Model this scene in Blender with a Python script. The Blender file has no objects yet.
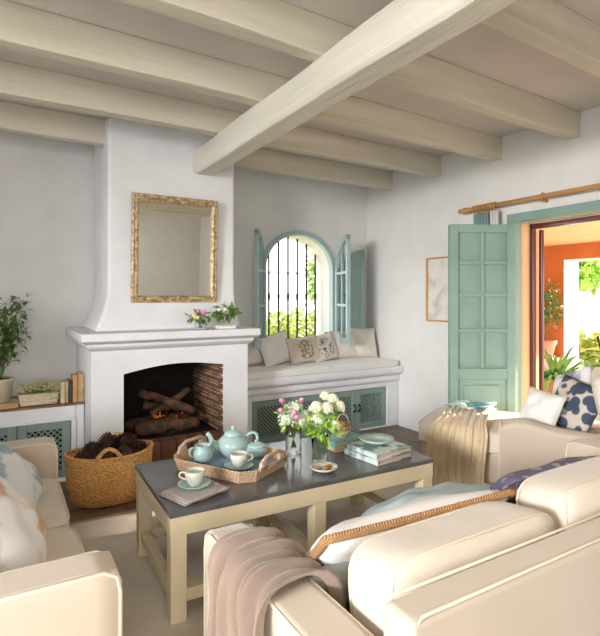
import bpy, bmesh, math, random
from mathutils import Vector, Matrix, Euler
random.seed(7)
PI = math.pi
R = math.radians
sc = bpy.context.scene
COL = sc.collection

# ------------------------------------------------------------------ camera, world, light, exposure
cam_d = bpy.data.cameras.new('camera'); cam = bpy.data.objects.new('camera', cam_d); COL.objects.link(cam)
cam.location = (0, 0, 1.4); cam.rotation_euler = (R(90), 0, R(-30.7))
cam_d.sensor_fit = 'HORIZONTAL'; cam_d.sensor_width = 36; cam_d.lens = 505 / 600 * 36
cam_d.shift_y = -21 / 600; cam_d.clip_start = 0.05; cam_d.clip_end = 200
sc.camera = cam
w = bpy.data.worlds.new('sky'); sc.world = w; w.use_nodes = True
bg = w.node_tree.nodes['Background']; bg.inputs[0].default_value = (0.93, 0.97, 1.0, 1); bg.inputs[1].default_value = 3.6
def light(name, kind, loc, aim, energy, color, size=None, size_y=None, angle=None):
    l = bpy.data.lights.new(name, kind); o = bpy.data.objects.new(name, l); COL.objects.link(o)
    o.location = loc; o.rotation_euler = Vector(aim).to_track_quat('-Z', 'Y').to_euler()
    l.energy = energy; l.color = color
    if size: l.shape = 'RECTANGLE'; l.size = size; l.size_y = size_y or size
    if angle: l.angle = angle
    return o
light('sun', 'SUN', (12, 0, 5), (-1, 0.2, -0.26), 16.0, (1.0, 0.88, 0.72), angle=R(1.2))
light('rear_area_fill', 'AREA', (-1.4, -6.6, 2.6), (0.12, 1, -0.16), 175, (1.0, 0.96, 0.92), 2.6, 1.6)  # added area light beyond the unseen rear opening, fills the room from behind
light('left_area_fill', 'AREA', (-6.8, -0.7, 2.4), (1, 0.3, -0.12), 840, (1.0, 0.98, 0.97), 2.2, 1.4)  # added area light beyond the unseen left opening, brightens the right wall
for nm_, loc_, en_ in (('rear_point_fill', (1.2, -1.5, 2.0), 26), ('centre_point_fill', (.4, .1, 2.1), 20)):  # unseen point lights without lamp bodies, added as warm fill
    o_ = light(nm_, 'POINT', loc_, (0, 0, -1), en_, (1.0, 0.90, 0.78)); o_.data.shadow_soft_size = .22
sc.view_settings.view_transform = 'Standard'; sc.view_settings.look = 'None'
sc.view_settings.exposure = 0.08; sc.view_settings.gamma = 1; sc.view_settings.use_curve_mapping = False

# ------------------------------------------------------------------ materials
def mat(name, c1, c2=None, scale=8, rough=0.6, bump=0.0, bscale=40, metal=0, kind='noise', lo=0.35, hi=0.65, **kw):
    m = bpy.data.materials.new(name); m.use_nodes = True; nt = m.node_tree; n = nt.nodes; L = nt.links
    b = n['Principled BSDF']; b.inputs['Roughness'].default_value = rough; b.inputs['Metallic'].default_value = metal
    b.inputs['Base Color'].default_value = (*c1, 1)
    tc = n.new('ShaderNodeTexCoord')
    def tex(k, s):
        if k == 'wave':
            t = n.new('ShaderNodeTexWave'); t.inputs['Scale'].default_value = s; t.inputs['Distortion'].default_value = kw.get('dist', 3); t.bands_direction = kw.get('dirn', 'Z')
        elif k == 'voronoi':
            t = n.new('ShaderNodeTexVoronoi'); t.inputs['Scale'].default_value = s
        elif k == 'checker':
            t = n.new('ShaderNodeTexChecker'); t.inputs['Scale'].default_value = s
        else:
            t = n.new('ShaderNodeTexNoise'); t.inputs['Scale'].default_value = s; t.inputs['Detail'].default_value = kw.get('detail', 4)
        if kw.get('stretch'):
            mp = n.new('ShaderNodeMapping'); mp.inputs['Scale'].default_value = kw['stretch']
            L.new(tc.outputs['Object'], mp.inputs[0]); L.new(mp.outputs[0], t.inputs['Vector'])
        else: L.new(tc.outputs['Object'], t.inputs['Vector'])
        return t
    if c2:
        t = tex(kind, scale); r = n.new('ShaderNodeValToRGB')
        r.color_ramp.elements[0].position = lo; r.color_ramp.elements[0].color = (*c1, 1)
        r.color_ramp.elements[1].position = hi; r.color_ramp.elements[1].color = (*c2, 1)
        L.new(t.outputs['Distance' if kind == 'voronoi' else ('Fac' if 'Fac' in t.outputs else 0)], r.inputs[0])
        L.new(r.outputs[0], b.inputs['Base Color'])
    if bump:
        t = tex(kw.get('bkind', 'noise'), bscale); bp = n.new('ShaderNodeBump'); bp.inputs['Strength'].default_value = bump
        bp.inputs['Distance'].default_value = kw.get('bdist', 0.01)
        L.new(t.outputs['Distance' if kw.get('bkind') == 'voronoi' else ('Fac' if 'Fac' in t.outputs else 0)], bp.inputs['Height']); L.new(bp.outputs[0], b.inputs['Normal'])
    if kw.get('sheen'): b.inputs['Sheen Weight'].default_value = kw['sheen']
    if kw.get('sub'):
        b.inputs['Subsurface Weight'].default_value = kw['sub']; b.inputs['Subsurface Scale'].default_value = 0.02
    if kw.get('emit'):
        b.inputs['Emission Color'].default_value = (*kw['emit'], 1); b.inputs['Emission Strength'].default_value = kw.get('estr', 1)
    return m
def glass(name, col=(1, 1, 1), rough=0.0, ior=1.45):
    m = bpy.data.materials.new(name); m.use_nodes = True; nt = m.node_tree; n = nt.nodes
    b = n['Principled BSDF']; b.inputs['Base Color'].default_value = (*col, 1); b.inputs['Transmission Weight'].default_value = 1
    b.inputs['Roughness'].default_value = rough; b.inputs['IOR'].default_value = ior
    return m
def brickmat(name, c1, c2, mortar, bw, bh, rough=0.8, scale=1, vertical=None, ms=0.012, bump=0.5):
    m = bpy.data.materials.new(name); m.use_nodes = True; nt = m.node_tree; n = nt.nodes; L = nt.links
    b = n['Principled BSDF']; b.inputs['Roughness'].default_value = rough
    tc = n.new('ShaderNodeTexCoord'); mp = n.new('ShaderNodeMapping')
    if vertical == 'YZ': mp.inputs['Rotation'].default_value = (0, R(90), R(90)); 
    if vertical == 'XZ': mp.inputs['Rotation'].default_value = (R(90), 0, 0)
    t = n.new('ShaderNodeTexBrick'); t.inputs['Color1'].default_value = (*c1, 1); t.inputs['Color2'].default_value = (*c2, 1)
    t.inputs['Mortar'].default_value = (*mortar, 1); t.inputs['Scale'].default_value = scale
    t.inputs['Brick Width'].default_value = bw; t.inputs['Row Height'].default_value = bh; t.inputs['Mortar Size'].default_value = ms
    nz = n.new('ShaderNodeTexNoise'); nz.inputs['Scale'].default_value = 9; nz.inputs['Detail'].default_value = 5
    mx = n.new('ShaderNodeMixRGB'); mx.blend_type = 'MULTIPLY'; mx.inputs[0].default_value = 0.45
    L.new(tc.outputs['Object'], mp.inputs[0]); L.new(mp.outputs[0], t.inputs[0]); L.new(tc.outputs['Object'], nz.inputs[0])
    L.new(t.outputs[0], mx.inputs[1]); L.new(nz.outputs[0], mx.inputs[2]); L.new(mx.outputs[0], b.inputs['Base Color'])
    bp = n.new('ShaderNodeBump'); bp.invert = True; bp.inputs['Strength'].default_value = bump; bp.inputs['Distance'].default_value = 0.01
    L.new(t.outputs['Fac'], bp.inputs['Height']); L.new(bp.outputs[0], b.inputs['Normal'])
    return m
M = dict(
    wall=mat('white_plaster', (.80, .79, .775), (.74, .73, .715), 2.5, .85, .35, 9, bdist=.02),
    plaster=mat('smooth_white_plaster', (.83, .84, .87), (.78, .79, .82), 4, .75, .3, 10, bdist=.015),
    ceil=mat('ceiling_plaster', (.72, .68, .63), (.66, .62, .58), 2, .9, .25, 8, bdist=.02),
    joist=mat('cream_painted_timber', (.70, .655, .54), (.62, .575, .46), 3, .6, .35, 12, bdist=.012, stretch=(.25, 3, 3)),
    beam=mat('cream_painted_beam', (.74, .71, .62), (.66, .63, .53), 3, .6, .5, 10, bdist=.015, stretch=(3, .25, 3)),
    tile=brickmat('terracotta_floor_tile', (.30, .185, .12), (.24, .15, .10), (.16, .12, .09), .36, .36, .5, bump=.3),
    rug=mat('natural_fibre_rug', (.76, .69, .59), (.62, .56, .48), 4.0, .95, .5, 160, stretch=(1, 1, 1), bdist=.006, detail=8),
    rugb=mat('rug_binding', (.42, .38, .31), None, rough=.9),
    brick=brickmat('sooty_brick', (.020, .014, .011), (.017, .012, .010), (.013, .010, .009), .24, .07, .95, vertical='XZ'),
    brickr=brickmat('red_brick', (.62, .34, .18), (.46, .23, .12), (.14, .09, .06), .24, .065, .9, vertical='YZ', ms=.014, bump=1),
    hearth=brickmat('hearth_brick', (.30, .13, .08), (.22, .10, .06), (.09, .06, .05), .12, .3, .9, vertical='XZ', ms=.008),
    soot=mat('soot_black', (.012, .010, .009), (.03, .02, .016), 6, .95),
    log=mat('charred_bark', (.045, .025, .016), (.17, .085, .045), 14, .9, .8, 30, stretch=(1, 1, 1)),
    ember=mat('glowing_ember', (.3, .06, .01), (.1, .02, .01), 12, .8, emit=(1, .25, .04), estr=.45),
    green=mat('sage_green_paint', (.25, .38, .335), (.22, .34, .30), 5, .5, .15, 30),
    greenc=mat('grey_green_cabinet_paint', (.26, .35, .31), (.22, .31, .27), 5, .55, .15, 30),
    greenw=mat('weathered_green_shutter', (.34, .47, .44), (.29, .41, .38), 6, .5),
    greyg=mat('pale_blue_grey_paint', (.42, .56, .57), (.36, .49, .50), 6, .5),
    black=mat('black_iron', (.02, .018, .018), None, rough=.45, metal=.6),
    iron=mat('wrought_iron', (.05, .035, .035), (.09, .06, .05), 20, .6, metal=.5),
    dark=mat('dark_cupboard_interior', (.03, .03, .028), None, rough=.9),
    gold=mat('worn_gilt_wood', (.36, .22, .09), (.68, .54, .34), 30, .42, .8, 45, metal=.25, bdist=.01, detail=6, lo=.4, hi=.6),
    mirror=mat('mirror_glass', (.86, .88, .84), None, rough=.01, metal=1),
    pine=mat('pale_pine', (.62, .34, .12), (.52, .26, .08), 6, .4, stretch=(4, .4, 4)),
    brass=mat('brass', (.6, .38, .12), None, rough=.3, metal=1),
    cream=mat('cream_cotton_upholstery', (.63, .535, .43), (.59, .50, .395), 3, .9, .25, 260, sheen=.3, bdist=.002),
    creamp=mat('cream_cushion_cotton', (.73, .65, .545), (.69, .61, .505), 3, .9, .25, 8, sheen=.3, bdist=.03),
    white=mat('white_cotton', (.86, .84, .81), (.80, .78, .75), 3, .9, .3, 9, sheen=.3, bdist=.02),
    seat=mat('bench_cushion_linen', (.78, .73, .66), (.72, .67, .60), 4, .9, .3, 10, bdist=.02),
    pipe=mat('piping', (.76, .66, .52), None, rough=.9),
    piped=mat('brown_piping', (.30, .22, .15), None, rough=.9),
    wick=mat('golden_wicker', (.66, .27, .06), (.98, .56, .20), 48, .6, 1.0, 48, kind='voronoi', bkind='voronoi', bdist=.015, lo=.05, hi=.6, stretch=(1, 1, 1.8)),
    rattan=mat('rattan_cane', (.34, .19, .10), (.78, .53, .34), 110, .55, 1.0, 110, kind='voronoi', bkind='voronoi', bdist=.006, lo=.05, hi=.55, stretch=(1, 1, 1.5)),
    canel=mat('pale_cane', (.80, .68, .54), (.56, .40, .29), 60, .6, .8, 60, kind='voronoi', bkind='voronoi', bdist=.006, lo=.1, hi=.5),
    wickg=mat('pale_wicker', (.48, .37, .24), (.84, .72, .52), 90, .7, 1, 90, kind='voronoi', bkind='voronoi', bdist=.006, lo=.05, hi=.55, stretch=(1, 1, 1.8)),
    cone=mat('pine_cone_brown', (.06, .03, .022), (.12, .06, .04), 25, .8),
    slate=mat('dark_slate', (.10, .10, .105), (.15, .148, .146), 5, .2, .15, 8, bdist=.004),
    tabw=mat('cream_painted_wood', (.80, .69, .47), (.73, .62, .40), 3, .5, .2, 20, stretch=(1, 1, 1)),
    ceram=mat('celadon_glaze', (.36, .53, .52), (.42, .58, .56), 6, .12),
    ceramw=mat('speckled_cream_glaze', (.72, .70, .60), (.45, .50, .42), 14, .2, lo=.45, hi=.7),
    ceramp=mat('pale_green_glaze', (.50, .62, .54), (.38, .52, .46), 30, .2),
    blue=mat('blue_grey_tray_cloth', (.20, .33, .42), (.30, .43, .50), 30, .9, .4, 150),
    napkin=mat('striped_linen', (.62, .56, .53), (.28, .22, .22), 55, .9, kind='wave', dist=.4, dirn='X', lo=.55, hi=.95),
    silver=mat('silver', (.8, .8, .78), None, rough=.2, metal=1),
    glass=glass('clear_glass', ior=1.06), water=glass('water', (.95, .99, .96), ior=1.04), pane=glass('pane_glass', (.97, 1, 1), ior=1.01),
    leafb=mat('bright_leaf', (.22, .42, .05), (.40, .58, .10), 14, .5, sub=.2),
    leaf=mat('mid_green_leaf', (.07, .17, .04), (.16, .28, .07), 14, .5, sub=.1),
    leafd=mat('agave_green_leaf', (.10, .32, .08), (.30, .55, .18), 8, .4),
    leafy=mat('sunlit_yellow_green_leaf', (.26, .38, .07), (.46, .54, .14), 3, .6),
    grass=mat('dry_meadow', (.60, .60, .28), (.78, .74, .42), 1.5, .9),
    stem=mat('flower_stem', (.22, .36, .08), None, rough=.6), twig=mat('brown_twig', (.22, .14, .08), None, rough=.8),
    rose=mat('cream_rose', (.86, .82, .50), (.90, .88, .72), 30, .6, sub=.2), hyd=mat('pale_green_hydrangea', (.70, .78, .50), (.86, .87, .74), 30, .7, sub=.2),
    pink=mat('pink_petal', (.78, .20, .46), (.88, .50, .66), 30, .6, sub=.2), yel=mat('yellow_petal', (.86, .70, .22), (.9, .8, .45), 30, .6),
    whitep=mat('white_petal', (.86, .84, .78), (.8, .8, .6), 30, .6),
    pot=mat('pale_stone_pot', (.66, .58, .46), (.58, .50, .38), 8, .8, .3, 20), soil=mat('dark_soil', (.03, .02, .015), (.06, .04, .03), 30, .95, .8, 40),
    terra=mat('terracotta', (.52, .22, .12), (.44, .18, .09), 6, .8), terral=mat('pale_terracotta', (.70, .34, .24), (.62, .28, .18), 6, .8),
    dry=mat('dried_flower', (.62, .56, .36), (.42, .42, .20), 30, .9), drygr=mat('dried_green', (.16, .20, .07), (.25, .28, .1), 30, .9),
    paper=mat('aged_page_block', (.62, .50, .32), (.50, .38, .22), 60, .8, stretch=(1, 1, 1)), paperp=mat('pinkish_page_edges', (.72, .54, .44), (.60, .42, .33), 90, .8, kind='wave', dist=.2),
    bk_tan=mat('tan_book_cover', (.62, .42, .22), (.50, .32, .16), 20, .7), bk_dark=mat('dark_blue_book_cover', (.03, .05, .065), None, rough=.6),
    bk_cream=mat('cream_book_cover', (.68, .60, .44), (.55, .46, .3), 12, .7), bk_or=mat('ochre_book_cover', (.60, .36, .13), (.5, .28, .1), 14, .7),
    bk_teal=mat('teal_book_cover', (.12, .36, .36), (.20, .46, .44), 9, .4), bk_photo=mat('glossy_photo_cover', (.62, .70, .68), (.14, .22, .22), 7, .22, lo=.50, hi=.58),
    bk_red=mat('brown_book_cover', (.20, .09, .05), None, rough=.6),
    throwb=mat('taupe_knit', (.30, .22, .172), (.25, .182, .14), 8, .95, .4, 220, sheen=.4, bdist=.002),
    throwc=mat('beige_knit', (.72, .59, .40), (.64, .51, .33), 8, .95, .5, 130, sheen=.4, bdist=.004),
    rope=mat('orange_brown_rope_trim', (.74, .42, .20), (.56, .29, .11), 60, .8, .9, 60, kind='wave', bkind='wave', dirn='DIAGONAL', dist=1, bdist=.008),
    stripe=mat('white_cushion_faint_stripe', (.84, .82, .80), (.78, .77, .77), 18, .9, kind='wave', dist=.4, dirn='X', lo=.8, hi=.95),
    greyc=mat('grey_green_cotton', (.30, .30, .27), (.24, .24, .21), 5, .9), bluec=mat('pale_blue_green_cotton', (.42, .52, .52), (.36, .46, .47), 5, .9, .3, 9, bdist=.02),
    purple=mat('violet_grey_medallion_print', (.44, .38, .42), (.15, .14, .21), 17, .85, kind='voronoi', lo=.26, hi=.40),
    navy=mat('navy_dot_print', (.055, .075, .13), (.60, .53, .46), 13, .85, kind='voronoi', lo=.52, hi=.60),
    lilac=mat('lilac_paisley_print', (.80, .78, .80), (.42, .42, .56), 9, .85, lo=.5, hi=.56),
    peach=mat('peach_floral_print', (.84, .82, .80), (.74, .46, .30), 6, .85, lo=.50, hi=.60), star=mat('pale_blue_star_print', (.80, .83, .85), (.36, .48, .54), 6, .85, lo=.52, hi=.58),
    orange=mat('orange_limewash', (.62, .21, .07), (.56, .17, .05), 2, .85, .2, 8), peachw=mat('peach_ceiling_paint', (.85, .56, .34), (.80, .50, .30), 2, .85),
    patio=mat('patio_tile', (.62, .50, .42), None, rough=.8), maroon=mat('maroon_lacquered_metal', (.10, .02, .02), None, rough=.25),
    curt=mat('teal_curtain', (.24, .36, .37), None, rough=.9), curw=mat('white_curtain', (.78, .76, .74), None, rough=.9),
    art=mat('pale_map_print', (.74, .72, .68), (.58, .50, .44), 9, .7, lo=.45, hi=.7), brown=mat('biscuit', (.55, .22, .06), (.4, .14, .04), 20, .7),
    tealg=mat('teal_glossy', (.06, .24, .28), (.25, .45, .45), 14, .3), wood=mat('warm_shelf_wood', (.20, .10, .06), (.28, .15, .08), 8, .6),
)
# coral / oak motifs for the printed bench cushions: noise blot limited to the cushion's centre
def motif(name, base, ink, sc_, rad, th):
    m = bpy.data.materials.new(name); m.use_nodes = True; n = m.node_tree.nodes; L = m.node_tree.links; b = n['Principled BSDF']; b.inputs['Roughness'].default_value = .9
    tc = n.new('ShaderNodeTexCoord'); nz = n.new('ShaderNodeTexNoise'); nz.inputs['Scale'].default_value = sc_; nz.inputs['Detail'].default_value = 3
    ln = n.new('ShaderNodeVectorMath'); ln.operation = 'LENGTH'; L.new(tc.outputs['Object'], ln.inputs[0]); L.new(tc.outputs['Object'], nz.inputs[0])
    lt = n.new('ShaderNodeMath'); lt.operation = 'LESS_THAN'; lt.inputs[1].default_value = rad; L.new(ln.outputs['Value'], lt.inputs[0])
    gt = n.new('ShaderNodeMath'); gt.operation = 'GREATER_THAN'; gt.inputs[1].default_value = th; L.new(nz.outputs[0], gt.inputs[0])
    mu = n.new('ShaderNodeMath'); mu.operation = 'MULTIPLY'; L.new(lt.outputs[0], mu.inputs[0]); L.new(gt.outputs[0], mu.inputs[1])
    mx = n.new('ShaderNodeMixRGB'); mx.inputs[1].default_value = (*base, 1); mx.inputs[2].default_value = (*ink, 1)
    L.new(mu.outputs[0], mx.inputs[0]); L.new(mx.outputs[0], b.inputs['Base Color']); return m
M['coral'] = motif('linen_with_taupe_coral_print', (.74, .66, .56), (.36, .27, .20), 30, .115, .47)
M['sprig'] = motif('linen_with_dark_sprig_print', (.76, .69, .60), (.12, .10, .12), 38, .12, .55)

# ------------------------------------------------------------------ mesh helpers
NEW = bmesh.new
def bx(bm, x0, x1, y0, y1, z0, z1):
    v = [bm.verts.new((x, y, z)) for z in (z0, z1) for y in (y0, y1) for x in (x0, x1)]
    for f in ((0, 2, 3, 1), (4, 5, 7, 6), (0, 1, 5, 4), (2, 6, 7, 3), (0, 4, 6, 2), (1, 3, 7, 5)): bm.faces.new([v[i] for i in f])
    return bm
def box(*a): return bx(NEW(), *a)
def loft(bm, rings, cap=True, closed=False):
    vs = [[bm.verts.new(p) for p in r] for r in rings]; n = len(vs[0]); k = len(vs)
    for i in range(k if closed else k - 1):
        a, b = vs[i], vs[(i + 1) % k]
        for j in range(n): bm.faces.new((a[j], a[(j + 1) % n], b[(j + 1) % n], b[j]))
    if cap and not closed: bm.faces.new(vs[0][::-1]); bm.faces.new(vs[-1])
    return bm
def tube(bm, pts, r, n=8, closed=False, flat=1.0):
    pts = [Vector(p) for p in pts]; k = len(pts); rings = []; pn = None
    for i, p in enumerate(pts):
        a = pts[(i - 1) % k] if (closed or i) else p; b = pts[(i + 1) % k] if (closed or i < k - 1) else p
        t = (b - a).normalized() if (b - a).length > 1e-9 else Vector((0, 0, 1))
        if pn is None: pn = t.orthogonal().normalized() if abs(t.z) > .9 else t.cross(Vector((0, 0, 1))).normalized()
        pn = (pn - t * pn.dot(t)).normalized(); q = t.cross(pn); rr = r[i] if isinstance(r, (list, tuple)) else r
        rings.append([p + pn * (rr * math.cos(2 * PI * j / n)) + q * (rr * flat * math.sin(2 * PI * j / n)) for j in range(n)])
    return loft(bm, rings, not closed, closed)
def curve(pts, k=5):
    P = [Vector(p) for p in pts]; P = [P[0] * 2 - P[1]] + P + [P[-1] * 2 - P[-2]]; out = []
    for i in range(1, len(P) - 2):
        a, b, c, d = P[i - 1:i + 3]
        for j in range(k):
            t = j / k; out.append(.5 * (2 * b + (c - a) * t + (2 * a - 5 * b + 4 * c - d) * t * t + (3 * b - 3 * c + d - a) * t ** 3))
    return out + [P[-2]]
def lathe(bm, prof, c=(0, 0, 0), n=28, sx=1, sy=1):
    rings = [[(c[0] + max(r, 1e-4) * sx * math.cos(2 * PI * j / n), c[1] + max(r, 1e-4) * sy * math.sin(2 * PI * j / n), c[2] + z) for j in range(n)] for r, z in prof]
    return loft(bm, rings)
def prism(bm, poly, d0, d1, ax='y'):
    f = (lambda a, b, d: (a, d, b)) if ax == 'y' else ((lambda a, b, d: (d, a, b)) if ax == 'x' else (lambda a, b, d: (a, b, d)))
    return loft(bm, [[f(a, b, d0) for a, b in poly], [f(a, b, d1) for a, b in poly]])
def ball(bm, c, r, s=(1, 1, 1), u=10, v=7):
    bmesh.ops.create_uvsphere(bm, u_segments=u, v_segments=v, radius=r, matrix=Matrix.Translation(c) @ Matrix.Diagonal((*s, 1))); return bm
def beam3(bm, a, b, wdt, hgt, up=(0, 0, 1)):
    a = Vector(a); b = Vector(b); t = (b - a).normalized(); s = t.cross(Vector(up)).normalized(); u = s.cross(t)
    return loft(bm, [[p + s * x * wdt / 2 + u * y * hgt / 2 for x, y in ((-1, -1), (1, -1), (1, 1), (-1, 1))] for p in (a, b)])
def mk(name, bm, m, parent=None, smooth=False, bevel=0, seg=2, loc=(0, 0, 0), rot=(0, 0, 0), sub=0, solid=0):
    bmesh.ops.recalc_face_normals(bm, faces=bm.faces[:])
    me = bpy.data.meshes.new(name); bm.to_mesh(me); bm.free()
    for mm in (m if isinstance(m, (list, tuple)) else [m]): me.materials.append(M[mm] if isinstance(mm, str) else mm)
    o = bpy.data.objects.new(name, me); COL.objects.link(o); o.parent = parent; o.location = loc; o.rotation_euler = rot
    if smooth or bevel:
        for p in me.polygons: p.use_smooth = True
    if bevel:
        md = o.modifiers.new('bevel', 'BEVEL'); md.width = bevel; md.segments = seg; md.limit_method = 'ANGLE'; md.angle_limit = R(40)
        w_ = o.modifiers.new('wn', 'WEIGHTED_NORMAL'); w_.keep_sharp = True
    if solid: md = o.modifiers.new('solid', 'SOLIDIFY'); md.thickness = solid; md.offset = 0
    if sub: md = o.modifiers.new('sub', 'SUBSURF'); md.levels = sub; md.render_levels = sub
    return o
def tag(o, label, cat, group=None):
    o['label'] = label; o['category'] = cat
    if group: o['group'] = group
    return o
def struct(o): o['kind'] = 'structure'; return o
def thing(name, label, cat, loc=(0, 0, 0), rz=0, group=None, rot=None):
    o = bpy.data.objects.new(name, None); COL.objects.link(o); o.empty_display_size = .05
    o.location = loc; o.rotation_euler = rot or (0, 0, rz); return tag(o, label, cat, group)
def copy_tree(o, parent=None):
    c = o.copy(); COL.objects.link(c); c.parent = parent
    for ch in [x for x in bpy.data.objects if x.parent == o]: copy_tree(ch, c)
    return c

# puffy upholstery block; local box centred at c
def pmap(c, s, p, crown=0):
    m = max(abs(v) for v in c) or 1; k = (sum(abs(v) ** p for v in c)) ** (1 / p); q = [v / k for v in c]
    cr = 1 + crown * (1 - q[0] ** 2) * (1 - q[1] ** 2)
    return Vector((q[0] * s[0] / 2, q[1] * s[1] / 2, q[2] * s[2] / 2 * cr))
def puff(s, p=8, crown=.15, n=12, wob=0.0, seed=1):
    rnd = random.Random(seed); ph = [rnd.uniform(0, 6) for _ in range(4)]
    bm = NEW(); bmesh.ops.create_cube(bm, size=2); bmesh.ops.subdivide_edges(bm, edges=bm.edges[:], cuts=n, use_grid_fill=True)
    for v in bm.verts:
        q = pmap(v.co, s, p, crown)
        if wob:
            q.z += wob * math.sin(q.x * 9 + ph[0]) * math.cos(q.y * 8 + ph[1]); q.y += wob * .6 * math.sin(q.x * 11 + ph[2])
        v.co = q
    return bm
def puff_pipe(s, p=8, crown=.15, zc=.80, r=.005, n=14):
    pts = []
    for i in range(4 * n):
        e, t = divmod(i, n); t = t / n * 2 - 1
        c = [(t, -1), (1, t), (-t, 1), (-1, -t)][e]; pts.append(pmap((c[0], c[1], zc), s, p, crown) * 1.004)
    return tube(NEW(), pts, r, 6, closed=True)
def block(name, parent, m, x0, x1, y0, y1, z0, z1, p=8, crown=.15, piping='pipe', wob=0, seed=1, rot=(0, 0, 0), zs=(.8,)):
    s = (x1 - x0, y1 - y0, z1 - z0); c = ((x0 + x1) / 2, (y0 + y1) / 2, (z0 + z1) / 2)
    o = mk(name, puff(s, p, crown, wob=wob, seed=seed), m, parent, True, loc=c, rot=rot)
    if piping:
        for z in zs: mk('piping', puff_pipe(s, p, crown, z), piping, o, True)
    return o
# scatter cushion: local x wide, y tall, z thick
def pillow(wd, ht, th, n=18, seed=0, crease=.012):
    rnd = random.Random(seed); ph = [rnd.uniform(0, 6) for _ in range(3)]; bm = NEW(); rows = []
    def P(u, v, s):
        x = wd / 2 * u * (1 - .07 * (1 - v * v)); y = ht / 2 * v * (1 - .07 * (1 - u * u))
        k = max(0, (1 - u * u) * (1 - v * v)) ** .42
        z = s * (th / 2 * k) + crease * k * math.sin(6 * u + ph[0]) * math.cos(5 * v + ph[1])
        return (x, y, z)
    top = [[bm.verts.new(P(-1 + 2 * i / n, -1 + 2 * j / n, 1)) for j in range(n + 1)] for i in range(n + 1)]
    bot = [[top[i][j] if i in (0, n) or j in (0, n) else bm.verts.new(P(-1 + 2 * i / n, -1 + 2 * j / n, -1)) for j in range(n + 1)] for i in range(n + 1)]
    for g in (top, bot):
        for i in range(n):
            for j in range(n): bm.faces.new((g[i][j], g[i + 1][j], g[i + 1][j + 1], g[i][j + 1]))
    ed = [P(-1 + 2 * i / n, -1, 0) for i in range(n)] + [P(1, -1 + 2 * i / n, 0) for i in range(n)] + [P(1 - 2 * i / n, 1, 0) for i in range(n)] + [P(-1, 1 - 2 * i / n, 0) for i in range(n)]
    return bm, ed
def cushion(label, m, loc, rot, wd, ht, th, piping=None, pr=.005, pname='piping', seed=0, group=None, name='cushion'):
    bm, ed = pillow(wd, ht, th, seed=seed)
    o = tag(mk(name, bm, m, None, True, loc=loc, rot=[R(a) for a in rot]), label, 'cushion', group)
    if piping: mk(pname, tube(NEW(), ed, pr, 6, closed=True), piping, o, True)
    return o
# draped cloth: path across (list of points as function of nothing), fold direction vector
def drape(prof, along, length, folds=6, amp=.02, n=70, hang=None, seed=1, flare=.0, wav=.006):
    rnd = random.Random(seed); P = [Vector(p) for p in prof]; A = Vector(along).normalized()
    seg = [0]
    for i in range(1, len(P)): seg.append(seg[-1] + (P[i] - P[i - 1]).length)
    m = 44; pts = []
    for i in range(m + 1):
        s = seg[-1] * i / m; k = max(j for j in range(len(seg)) if seg[j] <= s + 1e-9); k = min(k, len(P) - 2)
        t = (s - seg[k]) / (seg[k + 1] - seg[k])
        pts.append(P[k].lerp(P[k + 1], t))
    for _ in range(2): pts = [pts[0]] + [(pts[i - 1] + pts[i] * 2 + pts[i + 1]) / 4 for i in range(1, m)] + [pts[-1]]
    bm = NEW(); rows = []; ph = [rnd.uniform(0, 6) for _ in range(5)]
    for i, p in enumerate(pts):
        a = pts[max(i - 1, 0)]; b = pts[min(i + 1, m)]; t = (b - a).normalized(); nr = t.cross(A).normalized()
        hangf = abs(t.z); row = []
        for j in range(n + 1):
            u = j / n
            f = (math.sin(2 * PI * folds * u + ph[0] + .8 * math.sin(5 * u + ph[1])) * .5 + .5) ** 1.3 + .35 * math.sin(2 * PI * folds * 2.3 * u + ph[2])
            off = amp * (.35 + .65 * hangf) * f + wav * math.sin(i * .35 + u * 9 + ph[3])
            row.append(bm.verts.new(p + A * ((u - .5) * length * (1 + flare * (hangf - .5)) + .012 * math.sin(i * .22 + ph[4])) + nr * (off + .012)))
        rows.append(row)
    for i in range(m):
        for j in range(n): bm.faces.new((rows[i][j], rows[i + 1][j], rows[i + 1][j + 1], rows[i][j + 1]))
    return bm
def leaf(bm, p, d, up, L, W, fold=.25, droop=.2):
    d = Vector(d).normalized(); s = d.cross(Vector(up))
    s = s.normalized() if s.length > 1e-4 else d.orthogonal(); n = s.cross(d); p = Vector(p)
    a = bm.verts.new(p); m1 = bm.verts.new(p + d * L * .5 + n * 0); e = bm.verts.new(p + d * L - n * droop * L)
    l = bm.verts.new(p + d * L * .45 + s * W / 2 + n * fold * W); r = bm.verts.new(p + d * L * .45 - s * W / 2 + n * fold * W)
    for f in ((a, l, m1), (l, e, m1), (a, m1, r), (r, m1, e)): bm.faces.new(f)
def rdir(rnd, zb=0.0):
    v = Vector((rnd.gauss(0, 1), rnd.gauss(0, 1), rnd.gauss(0, 1) + zb)); return v.normalized()
def leafcloud(bm, c, r, n, L, W, rnd, shell=.5, zb=.2):
    for _ in range(n):
        d = rdir(rnd); k = shell + (1 - shell) * rnd.random(); p = Vector((c[0] + d.x * r[0] * k, c[1] + d.y * r[1] * k, c[2] + d.z * r[2] * k))
        leaf(bm, p, d + rdir(rnd) * .9, rdir(rnd, 1), L * rnd.uniform(.7, 1.3), W * rnd.uniform(.7, 1.3))
    return bm

# ================================================================== SETTING
ZC = 2.79
struct(mk('floor', box(-2.6, 4.1, -2.6, 4.85, -.1, 0), 'tile'))
struct(mk('ceiling', box(-2.95, 4.1, -2.95, 5.1, ZC, ZC + .12), 'ceil'))
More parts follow.
